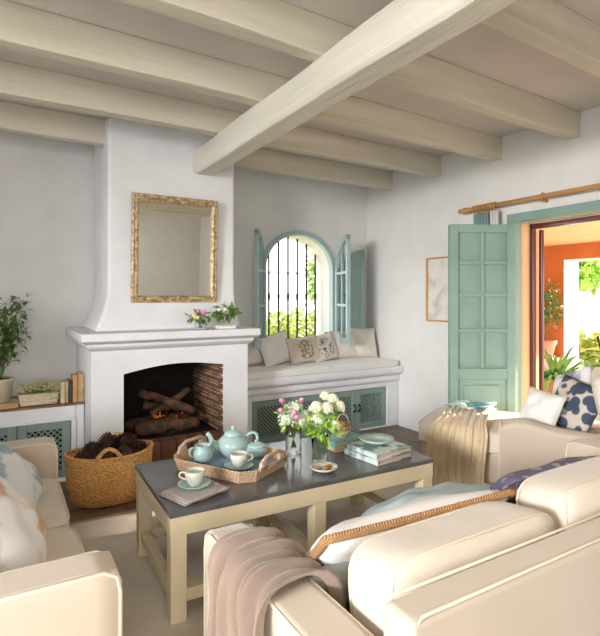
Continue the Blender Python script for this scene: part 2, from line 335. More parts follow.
# back wall with arched opening
bm = NEW(); WX0, WX1, WZ0, WZS, WZT = 2.39, 3.24, .90, 1.70, 2.08
bx(bm, -2.95, WX0, 4.75, 5.1, -.1, ZC); bx(bm, WX1, 4.1, 4.75, 5.1, -.1, ZC); bx(bm, WX0, WX1, 4.75, 5.1, -.1, WZ0)
def arch(t, r=0): return ((WX0 + WX1) / 2 - ((WX1 - WX0) / 2 + r) * math.cos(PI * t), WZS + (WZT - WZS + r) * math.sin(PI * t))
N = 24
for i in range(N):
    a, b = arch(i / N), arch((i + 1) / N); prism(bm, [a, b, (b[0], ZC), (a[0], ZC)], 4.75, 5.1)
struct(mk('wall_back', bm, 'wall'))
# right wall with door opening
DY0, DY1, DZ = 1.15, 2.75, 2.04
bm = NEW(); bx(bm, 3.75, 4.1, -2.95, DY0, -.1, ZC); bx(bm, 3.75, 4.1, DY1, 4.75, -.1, ZC); bx(bm, 3.75, 4.1, DY0, DY1, DZ, ZC)
struct(mk('wall_right', bm, 'wall'))
bm = NEW(); bx(bm, -2.95, -2.6, -2.95, -.7, -.1, ZC); bx(bm, -2.95, -2.6, 1.9, 4.75, -.1, ZC); bx(bm, -2.95, -2.6, -.7, 1.9, -.1, .6); bx(bm, -2.95, -2.6, -.7, 1.9, 2.4, ZC)
struct(mk('wall_left', bm, 'wall'))
bm = NEW(); bx(bm, -2.6, -2.1, -2.95, -2.6, -.1, ZC); bx(bm, -.3, 3.75, -2.95, -2.6, -.1, ZC); bx(bm, -2.1, -.3, -2.95, -2.6, 2.4, ZC)
struct(mk('wall_rear', bm, 'wall'))
# patio beyond the door
struct(mk('floor_patio', box(4.1, 8.5, -2.6, 6.2, -.12, -.01), 'patio'))
bm = NEW(); bx(bm, 8.0, 8.42, 4.94, 6.2, -.1, 2.26); bx(bm, 8.0, 8.42, -2.6, 4.94, 2.01, 2.26)
struct(mk('wall_patio', bm, ['orange', 'white']))
wp = bpy.data.objects['wall_patio']; wp.data.materials[1] = M['plaster']
for p in wp.data.polygons:
    if abs(p.normal.x) < .5: p.material_index = 1
bm = box(4.1, 8.42, 6.0, 6.2, -.1, 2.26); struct(mk('wall_patio_end', bm, 'orange'))
struct(mk('ceiling_patio', box(4.1, 8.6, -2.6, 6.2, 2.26, 2.4), 'peachw'))
struct(mk('trim_5', box(7.5, 8.0, 4.6, 6.0, -.01, .40), 'plaster', bevel=.02))
# joists, beam
jl = ['cream ceiling joist lying closest to the fireplace wall, meeting the chimney breast', 'second cream ceiling joist out from the fireplace wall', 'third cream ceiling joist out from the fireplace wall, widest band at upper left',
      'fourth cream ceiling joist from the fireplace wall, meeting right wall near curtain rod', 'fifth ceiling joist from the fireplace wall, at the top right corner', 'sixth ceiling joist from the fireplace wall, above the viewer', 'seventh ceiling joist from the fireplace wall', 'eighth ceiling joist, furthest from the fireplace']
for i, yf0 in enumerate((4.25, 3.53, 2.83, 2.13, 1.43, .73, .03, -.67, -1.37, -2.07)):
    bm = NEW(); rings = []
    for k in range(26):
        x = -2.6 + 6.35 * k / 25; yf = yf0 + .04 * x; wv = .006 * math.sin(k * 1.3 + i * 2); y0 = yf - .10 + .3 * wv; wv2 = .005 * math.sin(k * .9 + i)
        rings.append([(x, y0 + wv, 2.60 + wv2), (x, yf + wv2, 2.60 + wv2), (x, yf, ZC), (x, y0, ZC)])
    loft(bm, rings)
    tag(mk('ceiling_joist', bm, 'joist', bevel=.008), jl[i] if i < 8 else ('ceiling joist above the rear half of the room, %s' % ('second from the rear wall' if i == 8 else 'nearest the rear wall')), 'ceiling joist', 'cream ceiling joists')
bm = NEW(); rings = []
for k in range(30):
    y = 4.045 - 6.645 * k / 29; a = .007 * math.sin(k * 1.1); b = .006 * math.sin(k * .8 + 2)
    x0, x1 = 1.37 + a, 1.545 + b; z0, z1 = 2.415 + b, 2.60
    rings.append([(x0 + .02, y, z0), (x1 - .02, y, z0), (x1, y, z0 + .02), (x1, y, z1), (x0, y, z1), (x0, y, z0 + .02)])
loft(bm, rings)
tag(mk('ceiling_beam', bm, 'beam', bevel=.006), 'heavy whitewashed timber beam running from the chimney breast under the ceiling joists', 'beam')

# ------------------------------------------------------------------ window
win = bpy.data.objects.new('window_1', None); COL.objects.link(win); win.location = (2.815, 4.75, .9); struct(win)
def wl(bm):
    for v in bm.verts: v.co -= Vector((2.815, 4.75, .9))
    return bm
bm = NEW(); FR = .045
for i in range(N):
    a, b, c, d = arch(i / N, -.005), arch((i + 1) / N, -.005), arch((i + 1) / N, FR), arch(i / N, FR); prism(bm, [a, b, c, d], 4.725, 4.80)
bx(bm, WX0 - FR, WX0 + .005, 4.725, 4.80, WZ0, WZS); bx(bm, WX1 - .005, WX1 + FR, 4.725, 4.80, WZ0, WZS); bx(bm, WX0 - FR - .02, WX1 + FR + .02, 4.70, 4.80, WZ0 - .05, WZ0 + .004)
mk('window_frame', wl(bm), 'greyg', win)
gr = bpy.data.objects.new('grille', None); COL.objects.link(gr); gr.parent = win
for k in range(7):
    x = WX0 + .055 + k * .122; u = (x - 2.815) / .425; zt = WZS + .38 * math.sqrt(max(0, 1 - u * u))
    bm = NEW(); tube(bm, [(x, 5.002, WZ0), (x, 5.002, zt)], .0115, 6)
    for zc in (1.13, 1.40, 1.67):
        lathe(bm, [(.006, -.03), (.014, -.01), (.016, 0), (.014, .01), (.006, .03)] if zc != 1.40 else [(.007, -.07), (.016, -.02), (.017, .02), (.007, .07)], (x, 5.002, zc), 8)
    mk('bar', wl(bm), 'iron', gr, True)
def leafshape(w_, zs, rz, n=14, x0=0, inset=0):
    pts = []
    for i in range(n + 1):
        t = i / n; pts.append((inset + (w_ - 2 * inset) * t, zs - inset * .2 + (rz - inset * .7) * math.sqrt(max(0, 1 - (1 - t) ** 2))))
    return pts
def casement(hinge, free, z0, label_mat, glazed, knob=False):
    h = Vector(hinge); f = Vector(free); w_ = (f - h).length; ang = math.atan2(f.y - h.y, f.x - h.x); H0 = .80 if glazed else .74; rz = .36 if glazed else .30; T = .018
    e = bpy.data.objects.new('glazed_casement' if glazed else 'solid_shutter', None); COL.objects.link(e); e.parent = win
    e.location = (h.x - 2.815, h.y - 4.75, z0 - .9); e.rotation_euler = (0, 0, ang)
    o = leafshape(w_, H0, rz); ii = leafshape(w_, H0, rz, inset=.05)
    bm = NEW(); bx(bm, 0, .05, -T, T, 0, H0 + .03); bx(bm, w_ - .05, w_, -T, T, 0, H0 + rz - .01); bx(bm, .05, w_ - .05, -T, T, 0, .07)
    for i in range(len(o) - 1): prism(bm, [o[i], o[i + 1], (o[i + 1][0], o[i + 1][1] - .055), (o[i][0], o[i][1] - .055)], -T, T)
    mk('leaf_frame', bm, label_mat, e)
    if glazed:
        bm = NEW()
        for z in (.40, .75): bx(bm, .05, w_ - .05, -.012, .012, z, z + .025)
        bx(bm, w_ / 2 - .012, w_ / 2 + .012, -.012, .012, .07, H0 + rz * .75)
        mk('glazing_bar', bm, label_mat, e)
        mk('pane', prism(NEW(), [(.05, .07), (w_ - .05, .07)] + [p for p in ii[::-1]], -.003, .003), 'pane', e)
    else:
        mk('panel', prism(NEW(), [(.05, .07), (w_ - .05, .07)] + [(p[0], p[1]) for p in ii[::-1]], -.008, .008), 'greenw', e)
        bm = NEW()
        for z in (.42, .78): bx(bm, .05, w_ - .05, -.014, .014, z, z + .05)
        mk('rail', bm, 'greenw', e)
        bm = NEW(); lathe(bm, [(.006, 0), (.02, .008), (.022, .02), (.012, .03), (.001, .032)], n=12)
        mk('knob', bm, 'black', e, True, loc=(w_ * .15, -T, .52), rot=(R(90), 0, 0))
casement((2.365, 4.70), (2.12, 4.40), .90, 'greyg', True)
casement((3.27, 4.70), (3.135, 4.28), .90, 'greyg', True)
casement((3.30, 4.71), (3.58, 4.59), .90, 'greenw', False)

# ------------------------------------------------------------------ door
door = bpy.data.objects.new('door_1', None); COL.objects.link(door); door.location = (3.75, DY1, 0); struct(door)
def dl(bm):
    for v in bm.verts: v.co -= Vector((3.75, DY1, 0))
    return bm
bm = NEW(); bx(bm, 3.71, 3.80, DY1 - .03, DY1 + .05, 0, DZ); bx(bm, 3.71, 3.80, DY0 - .05, DY1 + .05, DZ - .01, DZ + .06); bx(bm, 3.71, 3.80, DY0 - .05, DY0 + .03, 0, DZ)
mk('door_casing', dl(bm), 'green', door, bevel=.004)
bm = NEW(); bx(bm, 3.80, 4.1, DY1 - .012, DY1 - .001, 0, DZ - .015); mk('jamb_lining', dl(bm), 'peachw', door)
bm = NEW(); bx(bm, 3.93, 3.975, DY1 - .045, DY1 - .013, 0, DZ - .02); bx(bm, 3.93, 3.985, DY0, DY1 - .013, DZ - .055, DZ - .012); mk('metal_frame', dl(bm), 'maroon', door, bevel=.005)
bm = NEW(); bx(bm, 4.0, 4.035, DY1 - .082, DY1 - .05, 0, DZ - .06); mk('metal_leaf', dl(bm), 'maroon', door, bevel=.008)
h = Vector((3.735, 2.745)); f = Vector((3.255, 3.02)); wd = (f - h).length
e = bpy.data.objects.new('shutter_leaf', None); COL.objects.link(e); e.parent = door; e.location = (h.x - 3.75, h.y - DY1, .01); e.rotation_euler = (0, 0, math.atan2(f.y - h.y, f.x - h.x))
bm = NEW(); T = .032; HH = 2.0; sw = .07; mw = .032; rz = [.50, .79, 1.175, 1.56, HH - .07]
bx(bm, 0, sw, -T, T, 0, HH); bx(bm, wd - sw, wd, -T, T, 0, HH); bx(bm, sw, wd - sw, -T, T, HH - .07, HH); bx(bm, sw, wd - sw, -T, T, 0, .12); bx(bm, sw, wd - sw, -T, T, .70, .79)
for z in (1.09, 1.39, 1.66): bx(bm, sw, wd - sw, -T * .8, T * .8, z, z + .035)
bx(bm, wd / 2 - mw / 2, wd / 2 + mw / 2, -T * .8, T * .8, .79, HH - .07)
mk('stile_frame', bm, 'green', e, bevel=.005)
mk('panel', box(sw, wd - sw, -.004, .004, .12, HH - .07), 'green', e)
mk('raised_panel', box(sw + .05, wd - sw - .05, -.016, .016, .17, .65), 'green', e, bevel=.01)
bm = NEW()
for z in (.3, 1.0, 1.8): lathe(bm, [(.001, -.05), (.012, -.045), (.012, .045), (.001, .05)], (0, .0, z), 8)
mk('hinge', bm, 'green', e, True)

# ------------------------------------------------------------------ fireplace
fp = thing('fireplace', 'white plastered fireplace with stepped mantel, arched firebox and tall chimney breast', 'fireplace', (1.18, 4.3, 0))
def fl(bm):
    for v in bm.verts: v.co -= Vector((1.18, 4.3, 0))
    return bm
X0, X1, YF = .565, 1.80, 3.90; OX0, OX1 = .79, 1.59
bm = NEW(); bx(bm, X0, OX0, YF, 4.745, 0, 1.02); bx(bm, OX1, X1, YF, 4.745, 0, 1.02)
for i in range(12):
    xa = OX0 + (OX1 - OX0) * i / 12; xb = OX0 + (OX1 - OX0) * (i + 1) / 12; za = .825 + .045 * math.sin(PI * i / 12) + .02 * i / 12; zb = .825 + .045 * math.sin(PI * (i + 1) / 12) + .02 * (i + 1) / 12
    prism(bm, [(xa, za), (xb, zb), (xb, 1.02), (xa, 1.02)], YF, 4.30)
mk('surround', fl(bm), 'plaster', fp)
rings = []
for o_, z in ((0.002, 1.005), (.012, 1.01), (.035, 1.03), (.04, 1.045), (.04, 1.06), (.055, 1.065), (.075, 1.08), (.08, 1.085), (.08, 1.14)):
    rings.append([(X0 - o_, 4.745, z), (X0 - o_, YF - o_ * 1.5, z), (X1 + o_ * .8, YF - o_ * 1.5, z), (X1 + o_ * .8, 4.745, z)])
mk('mantel', fl(loft(NEW(), rings)), 'plaster', fp, bevel=.006, seg=3)
rings = []
for z, a in ((1.14, .11), (1.19, .085), (1.24, .06), (1.30, .035), (1.37, .015), (1.45, .003), (1.6, 0), (ZC, 0)):
    rings.append([(.705 - a, 4.745, z), (.705 - a, 4.05 - a * .9, z), (1.75 + a * .15, 4.05 - a * .9, z), (1.75 + a * .15, 4.745, z)])
mk('chimney_breast', fl(loft(NEW(), rings)), 'plaster', fp, bevel=.03, seg=4)
mk('hearth', fl(box(OX0 - .0, OX1 + .0, 3.86, 4.0, 0, .29)), 'hearth', fp, bevel=.008)
bm = NEW(); bx(bm, OX0, OX1, 4.0, 4.60, .2, .28); bx(bm, OX0, OX1, 4.58, 4.62, .28, 1.02); bx(bm, OX0 - .002, OX0 + .02, 4.0, 4.6, .28, 1.02); bx(bm, OX0, OX1, 4.30, 4.6, .98, 1.02)
mk('firebox', fl(bm), 'brick', fp)
bm = NEW(); rr = random.Random(3)
for k in range(9):
    z = .292 + k * .066
    bx(bm, OX1 - .03 - rr.uniform(0, .012), OX1 + .003, 3.93, 4.15, z, z + .056); bx(bm, OX1 - .03 - rr.uniform(0, .012), OX1 + .003, 4.16, 4.38, z, z + .056); bx(bm, OX1 - .03 - rr.uniform(0, .012), OX1 + .003, 4.39, 4.58, z, z + .056)
mk('brick_lining', fl(bm), 'brickr', fp, bevel=.006)
def log(p0, p1, r, label, seed):
    rnd = random.Random(seed); p0 = Vector(p0); p1 = Vector(p1); c = (p0 + p1) / 2; pts = []; rs = []
    for i in range(9):
        t = i / 8; q = p0.lerp(p1, t) - c; q += Vector((rnd.uniform(-1, 1), rnd.uniform(-1, 1), rnd.uniform(-1, 1))) * r * .25; pts.append(q); rs.append(r * rnd.uniform(.85, 1.12))
    o = tag(mk('log', tube(NEW(), pts, rs, 9), 'log', None, True, loc=c), label, 'log', 'logs in the fireplace')
    bm = NEW(); ball(bm, pts[0], r * .45, (1, 1, .5), 8, 5)
    return o
log((.93, 4.10, .345), (1.45, 4.14, .345), .058, 'thick charred log lying across the front of the fireplace', 1)
log((.88, 4.32, .335), (1.48, 4.40, .335), .05, 'charred log lying at the back of the firebox', 2)
log((.99, 4.24, .62), (1.42, 4.16, .43), .036, 'burnt log leaning with its upper end at the left of the fire', 3)
log((1.42, 4.26, .60), (1.06, 4.22, .43), .028, 'thin burnt log leaning with its upper end at the right of the fire', 4)
log((1.02, 4.27, .50), (1.40, 4.28, .44), .032, 'burnt log resting level in the middle of the fire', 5)
bm = NEW()
rnd = random.Random(12)
for _ in range(16): ball(bm, (rnd.uniform(-.12, .14), rnd.uniform(-.06, .06), rnd.uniform(0, .04)), rnd.uniform(.004, .010), (rnd.uniform(.8, 1.6), 1, rnd.uniform(.5, 1)), 6, 4)
tag(mk('ember', bm, 'ember', None, loc=(1.2, 4.2, .4)), 'small glowing orange embers among the fireplace logs', 'embers')['kind'] = 'stuff'
bm = NEW(); ball(bm, (0, 0, 0), .26, (1.15, .6, .16), 18, 8); bmesh.ops.delete(bm, geom=[v for v in bm.verts if v.co.z < -.01], context='VERTS')
for v in bm.verts: v.co.z += random.uniform(-.008, .012)
tag(mk('ash', bm, 'soot', None, loc=(1.19, 4.24, .285)), 'heap of dark ash under the fireplace logs', 'ash')['kind'] = 'stuff'

# mirror over the mantel
mr = thing('wall_mirror', 'rectangular mirror in carved gilt frame above the mantel', 'mirror', (1.22, 4.028, 1.78), rot=(R(2.2), 0, 0))
mw_, mh = .70, .85; fw = .06
bm = NEW()
prof = [(0, 0), (0, -.022), (.012, -.034), (.026, -.026), (.036, -.040), (.05, -.030), (.056, -.014), (.06, 0)]
cor = [(-1, -1), (1, -1), (1, 1), (-1, 1)]
rings = [[(sx * (mw_ / 2 - a), b, sz * (mh / 2 - a)) for a, b in prof] for sx, sz in cor]
loft(bm, rings, closed=True)
fr = mk('frame', bm, 'gold', mr, bevel=.002)
bm = NEW()
for a_, L_ in ((0, mw_), (1, mh)):
    k = int(L_ / .034)
    for i in range(k):
        t = -L_ / 2 + .02 + (L_ - .04) * i / (k - 1)
        for s in (-1, 1):
            c = (t, -.036, s * (mh / 2 - .036)) if a_ == 0 else (s * (mw_ / 2 - .036), -.036, t)
            ball(bm, c, .012, (1.3, .6, .8) if a_ == 0 else (.8, .6, 1.3), 8, 5)
mk('carving', bm, 'gold', fr, True)
mk('mirror_glass', box(-mw_ / 2 + fw - .006, mw_ / 2 - fw + .006, -.012, -.004, -mh / 2 + fw - .006, mh / 2 - fw + .006), 'mirror', mr)

# ------------------------------------------------------------------ cabinets
def lattice_door(parent, x0, x1, y, z0, z1, handle=None, org=(0, 0, 0), fr_=.055, pitch=.038):
    e = bpy.data.objects.new('door', None); COL.objects.link(e); e.parent = parent; e.location = (x0 - org[0], y - org[1], z0 - org[2])
    W, H_ = x1 - x0, z1 - z0; a = fr_
    bm = NEW(); bx(bm, 0, a, 0, .025, 0, H_); bx(bm, W - a, W, 0, .025, 0, H_); bx(bm, a, W - a, 0, .025, 0, a); bx(bm, a, W - a, 0, .025, H_ - a, H_)
    mk('door_frame', bm, 'greenc', e, bevel=.004)
    bm = NEW(); w2, h2 = W - 2 * a, H_ - 2 * a; k = -h2
    while k < w2:
        for sgn in (1, -1):
            # line x = k + t (sgn) clipped to [0,w2]x[0,h2]
            t0 = max(0, -k); t1 = min(h2, w2 - k)
            if t1 - t0 > .01:
                A = (a + k + t0, .012 + .003 * sgn, a + (t0 if sgn > 0 else h2 - t0)); B = (a + k + t1, .012 + .003 * sgn, a + (t1 if sgn > 0 else h2 - t1))
                beam3(bm, A, B, .010, .004, up=(0, 1, 0))
        k += pitch
    mk('lattice', bm, 'greenc', e)
    if handle is not None:
        bm = NEW(); hx = .028 if handle == 'l' else W - .028
        tube(bm, [(hx, 0, H_ * .62), (hx, -.022, H_ * .60), (hx, -.022, H_ * .48), (hx, 0, H_ * .46)], .006, 6); ball(bm, (hx, -.004, H_ * .62), .012); ball(bm, (hx, -.004, H_ * .46), .012)
        mk('handle', bm, 'black', e, True)
    return e
# window bench
BX0, BX1, BY = 1.805, 3.745, 4.20
be = thing('window_bench', 'built-in white plaster bench under the arched window, with grey-green lattice doors', 'bench', (2.78, 4.47, 0))
O = (2.78, 4.47, 0)
def ol(bm, O=O):
    for v in bm.verts: v.co -= Vector(O)
    return bm
bm = NEW(); bx(bm, BX0, 1.985, BY, 4.745, 0, .56); bx(bm, 3.585, BX1, BY, 4.745, 0, .56); bx(bm, 1.985, 3.585, BY, 4.745, .435, .56); bx(bm, 1.985, 3.585, BY, 4.745, 0, .02); 
mk('plaster_body', ol(bm), 'plaster', be, bevel=.012)
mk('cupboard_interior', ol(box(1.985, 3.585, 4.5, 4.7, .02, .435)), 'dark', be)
rings = [[(BX0, 4.745, z), (BX0, BY - o_, z), (BX1, BY - o_, z), (BX1, 4.745, z)] for o_, z in ((.0, .485), (.025, .50), (.03, .525), (.012, .545), (.02, .56), (.07, .575), (.085, .60), (.085, .635), (.07, .655))]
mk('moulded_ledge', ol(loft(NEW(), rings)), 'plaster', be, bevel=.012, seg=3)
for k in range(4):
    lattice_door(be, 1.987 + k * .4, 1.987 + k * .4 + .396, 4.215, .025, .43, 'r' if k % 2 == 0 else 'l', org=O)
o = mk('seat_pad', puff((BX1 - BX0 - .02, .55, .06), 14, .1, n=20), 'white', None, True, loc=(2.775, 4.405, .684)); tag(o, 'thin white seat pad lying along the window bench', 'seat pad')
# bench cushions: (label, mat, x, size, yaw, roll)
for lb, m, x, y, wd_, ht, yaw, roll, pp, sd in (
    ('plain cream cushion at the left end of the window bench, partly behind the fireplace', 'seat', 2.10, 4.57, .38, .33, 12, -6, 'pipe', 1),
    ('plain whitish cushion with dark piping, second from left on the window bench', 'white', 2.40, 4.53, .38, .33, 8, -12, 'piped', 2),
    ('cushion with taupe coral print on the window bench', 'coral', 2.71, 4.49, .40, .29, 4, -4, 'piped', 3),
    ('cushion with small dark sprig print on the window bench', 'sprig', 2.98, 4.53, .38, .30, 10, -8, 'piped', 4),
    ('plain cream cushion on the bench between the sprig cushion and the right-hand one', 'seat', 3.27, 4.59, .38, .33, -3, -3, 'pipe', 5),
    ('plain cream cushion at the right end of the window bench by the corner', 'seat', 3.55, 4.57, .34, .36, -8, 3, 'pipe', 6)):
    cushion(lb, m, (x, y, .712 + ht * .47), (72, roll, yaw), wd_, ht, .14, pp, .004, seed=sd, group='cushions on the window bench')

# left cabinet
LC = (-.1, 4.48, 0)
lc = thing('wall_cabinet', 'low white plastered cabinet with grey-green lattice doors left of the fireplace', 'cabinet', LC)
bm = NEW(); bx(bm, .50, .56, 4.2, 4.745, 0, .575); bx(bm, -1.2, -.95, 4.2, 4.745, 0, .575); bx(bm, -.95, .50, 4.2, 4.745, .475, .575); bx(bm, -.95, .50, 4.2, 4.745, 0, .03)
mk('plaster_body', ol(bm, LC), 'plaster', lc, bevel=.01)
bm = NEW(); bx(bm, .468, .50, 4.19, 4.24, .03, .475); bx(bm, -.95, .468, 4.19, 4.24, .462, .478); mk('door_trim', ol(bm, LC), 'plaster', lc, bevel=.004)
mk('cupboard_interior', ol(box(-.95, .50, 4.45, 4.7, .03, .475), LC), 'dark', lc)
mk('shelf_top', ol(box(-1.2, .56, 4.19, 4.745, .575, .59), LC), 'wood', lc, bevel=.003)
for k in range(4): lattice_door(lc, .108 - k * .36, .108 - k * .36 + .356, 4.215, .035, .46, org=LC, fr_=.06, pitch=.042)

# potted shrub on the cabinet
pp = thing('potted_shrub', 'leafy green shrub with small white flowers in a pale pot at the left edge', 'potted plant', (-.01, 4.36, .622))
mk('pot', lathe(NEW(), [(.065, 0), (.08, .01), (.095, .14), (.10, .155), (.10, .175), (.088, .175), (.084, .12)]), 'pot', pp, True)
mk('soil', lathe(NEW(), [(.0, .155), (.086, .155), (.086, .165), (.03, .172), (.0, .172)]), 'soil', pp, True)
bm = NEW(); bl = NEW(); rnd = random.Random(11)
for k in range(16):
    a = rnd.uniform(0, 6.28); rad = rnd.uniform(.08, .27); hgt = rnd.uniform(.34, .74) - rad * .5; pts = [Vector((.02 * math.cos(a), .02 * math.sin(a), .16))]
    for i in range(1, 6): t = i / 5; pts.append(Vector((rad * t * math.cos(a) + rnd.uniform(-.01, .01), .8 * rad * t * math.sin(a), .16 + hgt * t)))
    tube(bm, pts, [.004 * (1 - .12 * i) for i in range(6)], 5)
    for i in range(2, 6):
        for _ in range(6): d = rdir(rnd, .2); leaf(bl, pts[i] + d * .03, d, (0, 0, 1), rnd.uniform(.06, .085), rnd.uniform(.04, .052), fold=.12, droop=.3)
    if k % 3 == 0:
        bf = NEW()
        for _ in range(9): ball(bf, pts[4] + rdir(rnd) * .014, .009, u=6, v=4)
        mk('flower_cluster', bf, 'whitep', pp)
mk('stems', bm, 'twig', pp, True); mk('leaves', bl, 'leaf', pp)

# books on the shelf
def book(label, loc, rz, W, D, H_, cover, page='paper', stand=False, group=None, rot=None, spine='cover'):
    """lying book, local x=width, y=depth, z=thickness; spine on -x"""
    t = thing('book', label, 'book', loc, 0, group, rot=rot or (0, 0, rz)); c = .004
    bm = NEW(); bx(bm, 0, W, 0, D, 0, c); bx(bm, 0, W, 0, D, H_ - c, H_); bx(bm, 0, c, 0, D, c, H_ - c); mk('cover', bm, cover, t, bevel=.001)
    mk('pages', box(c, W - .006, .005, D - .005, c, H_ - c), page, t)
    return t
# standing: rotate so spine faces -y: local z -> +x, local x(width) -> +y, local y(depth)-> z
def standing(label, x, y, W, H_, T, cover, page='paper', tilt=0, z=.591):
    m = Matrix(((0, 0, 1), (1, 0, 0), (0, 1, 0))); e_ = (Matrix.Rotation(R(tilt), 3, 'Y') @ m).to_euler()
    return book(label, (x, y, z), 0, W, H_, T, cover, page, group='books standing on the cabinet', rot=e_)
standing('tan upright book nearest the fireplace on the cabinet', .518, 4.225, .15, .215, .042, 'bk_tan')
standing('ochre upright book second from the fireplace on the cabinet', .480, 4.225, .15, .205, .034, 'bk_or')
standing('slim dark upright book in the middle of the standing row on the cabinet', .452, 4.225, .14, .17, .024, 'bk_dark')
standing('slim tan upright book left of the dark one on the cabinet', .428, 4.225, .14, .165, .02, 'bk_tan')
standing('cream upright book beside the wicker trough on the cabinet', .394, 4.225, .14, .16, .03, 'bk_cream')
book('ochre-edged book lying flat under the potted shrub', (-.18, 4.225, .591), R(2), .30, .22, .03, 'bk_cream', 'bk_or')
# wicker trough with dried flowers
tr = thing('wicker_trough', 'small pale wicker trough basket on the cabinet', 'basket', (.25, 4.295, .592))
def frustum(bm, w0, d0, w1, d1, z0, z1, n=1):
    return loft(bm, [[(-w0 / 2, -d0 / 2, z0), (w0 / 2, -d0 / 2, z0), (w0 / 2, d0 / 2, z0), (-w0 / 2, d0 / 2, z0)], [(-w1 / 2, -d1 / 2, z1), (w1 / 2, -d1 / 2, z1), (w1 / 2, d1 / 2, z1), (-w1 / 2, d1 / 2, z1)]])
bm = frustum(NEW(), .24, .12, .27, .14, 0, .085); mk('basket_body', bm, 'wickg', tr, bevel=.006)
bm = NEW()
for z in (.012, .045, .082): w_ = .121 + .015 * z / .085; d_ = .061 + .01 * z / .085; tube(bm, [(-w_, -d_, z), (w_, -d_, z), (w_, d_, z), (-w_, d_, z)], .006, 6, closed=True)
mk('woven_rim', bm, 'wickg', tr, True)
df = thing('dried_flowers', 'mass of dried cream flowers with green base filling the wicker trough', 'dried flowers', (.25, 4.295, .672))
bm = NEW(); bg_ = NEW(); rnd = random.Random(5)
for _ in range(420):
    x, y = rnd.uniform(-.135, .135), rnd.uniform(-.065, .065); z = rnd.uniform(.03, .085) * (1 - abs(x) * 1.2)
    ball(bm, (x * 1.08, y * 1.08, z), rnd.uniform(.005, .009), u=5, v=4)
leafcloud(bg_, (0, 0, .028), (.12, .055, .03), 320, .03, .01, rnd, .2); mk('blossoms', bm, 'dry', df); mk('foliage', bg_, 'drygr', df)

# ------------------------------------------------------------------ big basket with pine cones
bk = thing('wicker_basket', 'large oval golden wicker basket standing by the fireplace', 'basket', (.655, 3.68, 0))
prof = [(.20, 0), (.235, .01), (.262, .08), (.278, .18), (.285, .29), (.29, .33), (.275, .33), (.268, .29), (.25, .10), (.22, .03), (0, .03)]
rings = []
for r_, z in [(.0, 0)] + prof:
    rings.append([((r_ + .002) * math.cos(2 * PI * j / 40), (r_ + .002) * .66 * math.sin(2 * PI * j / 40), z + (.018 * abs(math.cos(2 * PI * j / 40)) ** 3 if z > .2 else 0)) for j in range(40)])
mk('basket_body', loft(NEW(), rings), 'wick', bk, True)
bm = NEW(); tube(bm, [(.285 * math.cos(a * PI / 20), .188 * math.sin(a * PI / 20), .33 + .018 * abs(math.cos(a * PI / 20)) ** 3) for a in range(40)], .012, 8, closed=True); mk('braided_rim', bm, 'wick', bk, True)
for a0 in (262, 72):
    pts = []
    for i in range(9):
        a = R(a0 - 17 + 34 * i / 8); t = math.sin(PI * i / 8); pts.append((.288 * math.cos(a), .19 * math.sin(a), .325 + .075 * t))
    mk('handle', tube(NEW(), pts, .013, 8), 'wick', bk, True)
def cone_mesh(r, L, rnd):
    bm = NEW(); ball(bm, (0, 0, 0), r * .7, (1, 1, L / r * .9), 10, 8); n = 90; ga = PI * (3 - math.sqrt(5))
    for i in range(n):
        t = (i + .5) / n; z = -L + 2 * L * t; rr_ = r * math.sqrt(max(.02, 1 - (z / L) ** 2)) * .8; a = i * ga; d = Vector((math.cos(a), math.sin(a), .5 * (t - .1)))
        p = Vector((rr_ * .7 * math.cos(a), rr_ * .7 * math.sin(a), z * .9)); leaf(bm, p, d, (0, 0, 1), r * .5, r * .42, .1, -.15); leaf(bm, p - Vector((0, 0, .004)), d, (0, 0, 1), r * .5, r * .42, .1, -.15)
    return bm
cm = cone_mesh(.064, .066, random.Random(2)); cn0 = mk('pine_cone', cm, 'cone')
spots = [(.49, 3.66, .265, 'at the left end of the basket'), (.60, 3.60, .27, 'at the front left of the basket by the looped handle'), (.72, 3.59, .27, 'at the front right of the basket'), (.84, 3.67, .265, 'at the right end of the basket'),
         (.56, 3.76, .275, 'at the back left of the basket'), (.69, 3.77, .28, 'at the back middle of the basket'), (.80, 3.77, .265, 'at the back right of the basket'), (.63, 3.68, .345, 'on top of the basket heap, left of the two topmost'), (.76, 3.68, .34, 'on top of the basket heap, right of the two topmost')]
for i, (x, y, z, s) in enumerate(spots):
    o = cn0 if i == 0 else copy_tree(cn0); o.location = (x, y, z + .045); o.rotation_euler = (random.uniform(.4, 1.6), random.uniform(-.6, .6), random.uniform(0, 6)); tag(o, 'dark brown pine cone ' + s, 'pine cone', 'pine cones in the big basket')

# ------------------------------------------------------------------ rug
RG = mk('rug', box(-1.9, 1.9, -1.5, 1.5, 0, .012), 'rug', loc=(.9, 1.85, 0.001), bevel=.004); tag(RG, 'large pale natural fibre rug under the coffee table', 'rug')
mk('border', bx(bx(NEW(), -1.9, 1.9, 1.5, 1.53, 0, .014), 1.9, 1.93, -1.5, 1.53, 0, .014), 'rugb', RG)

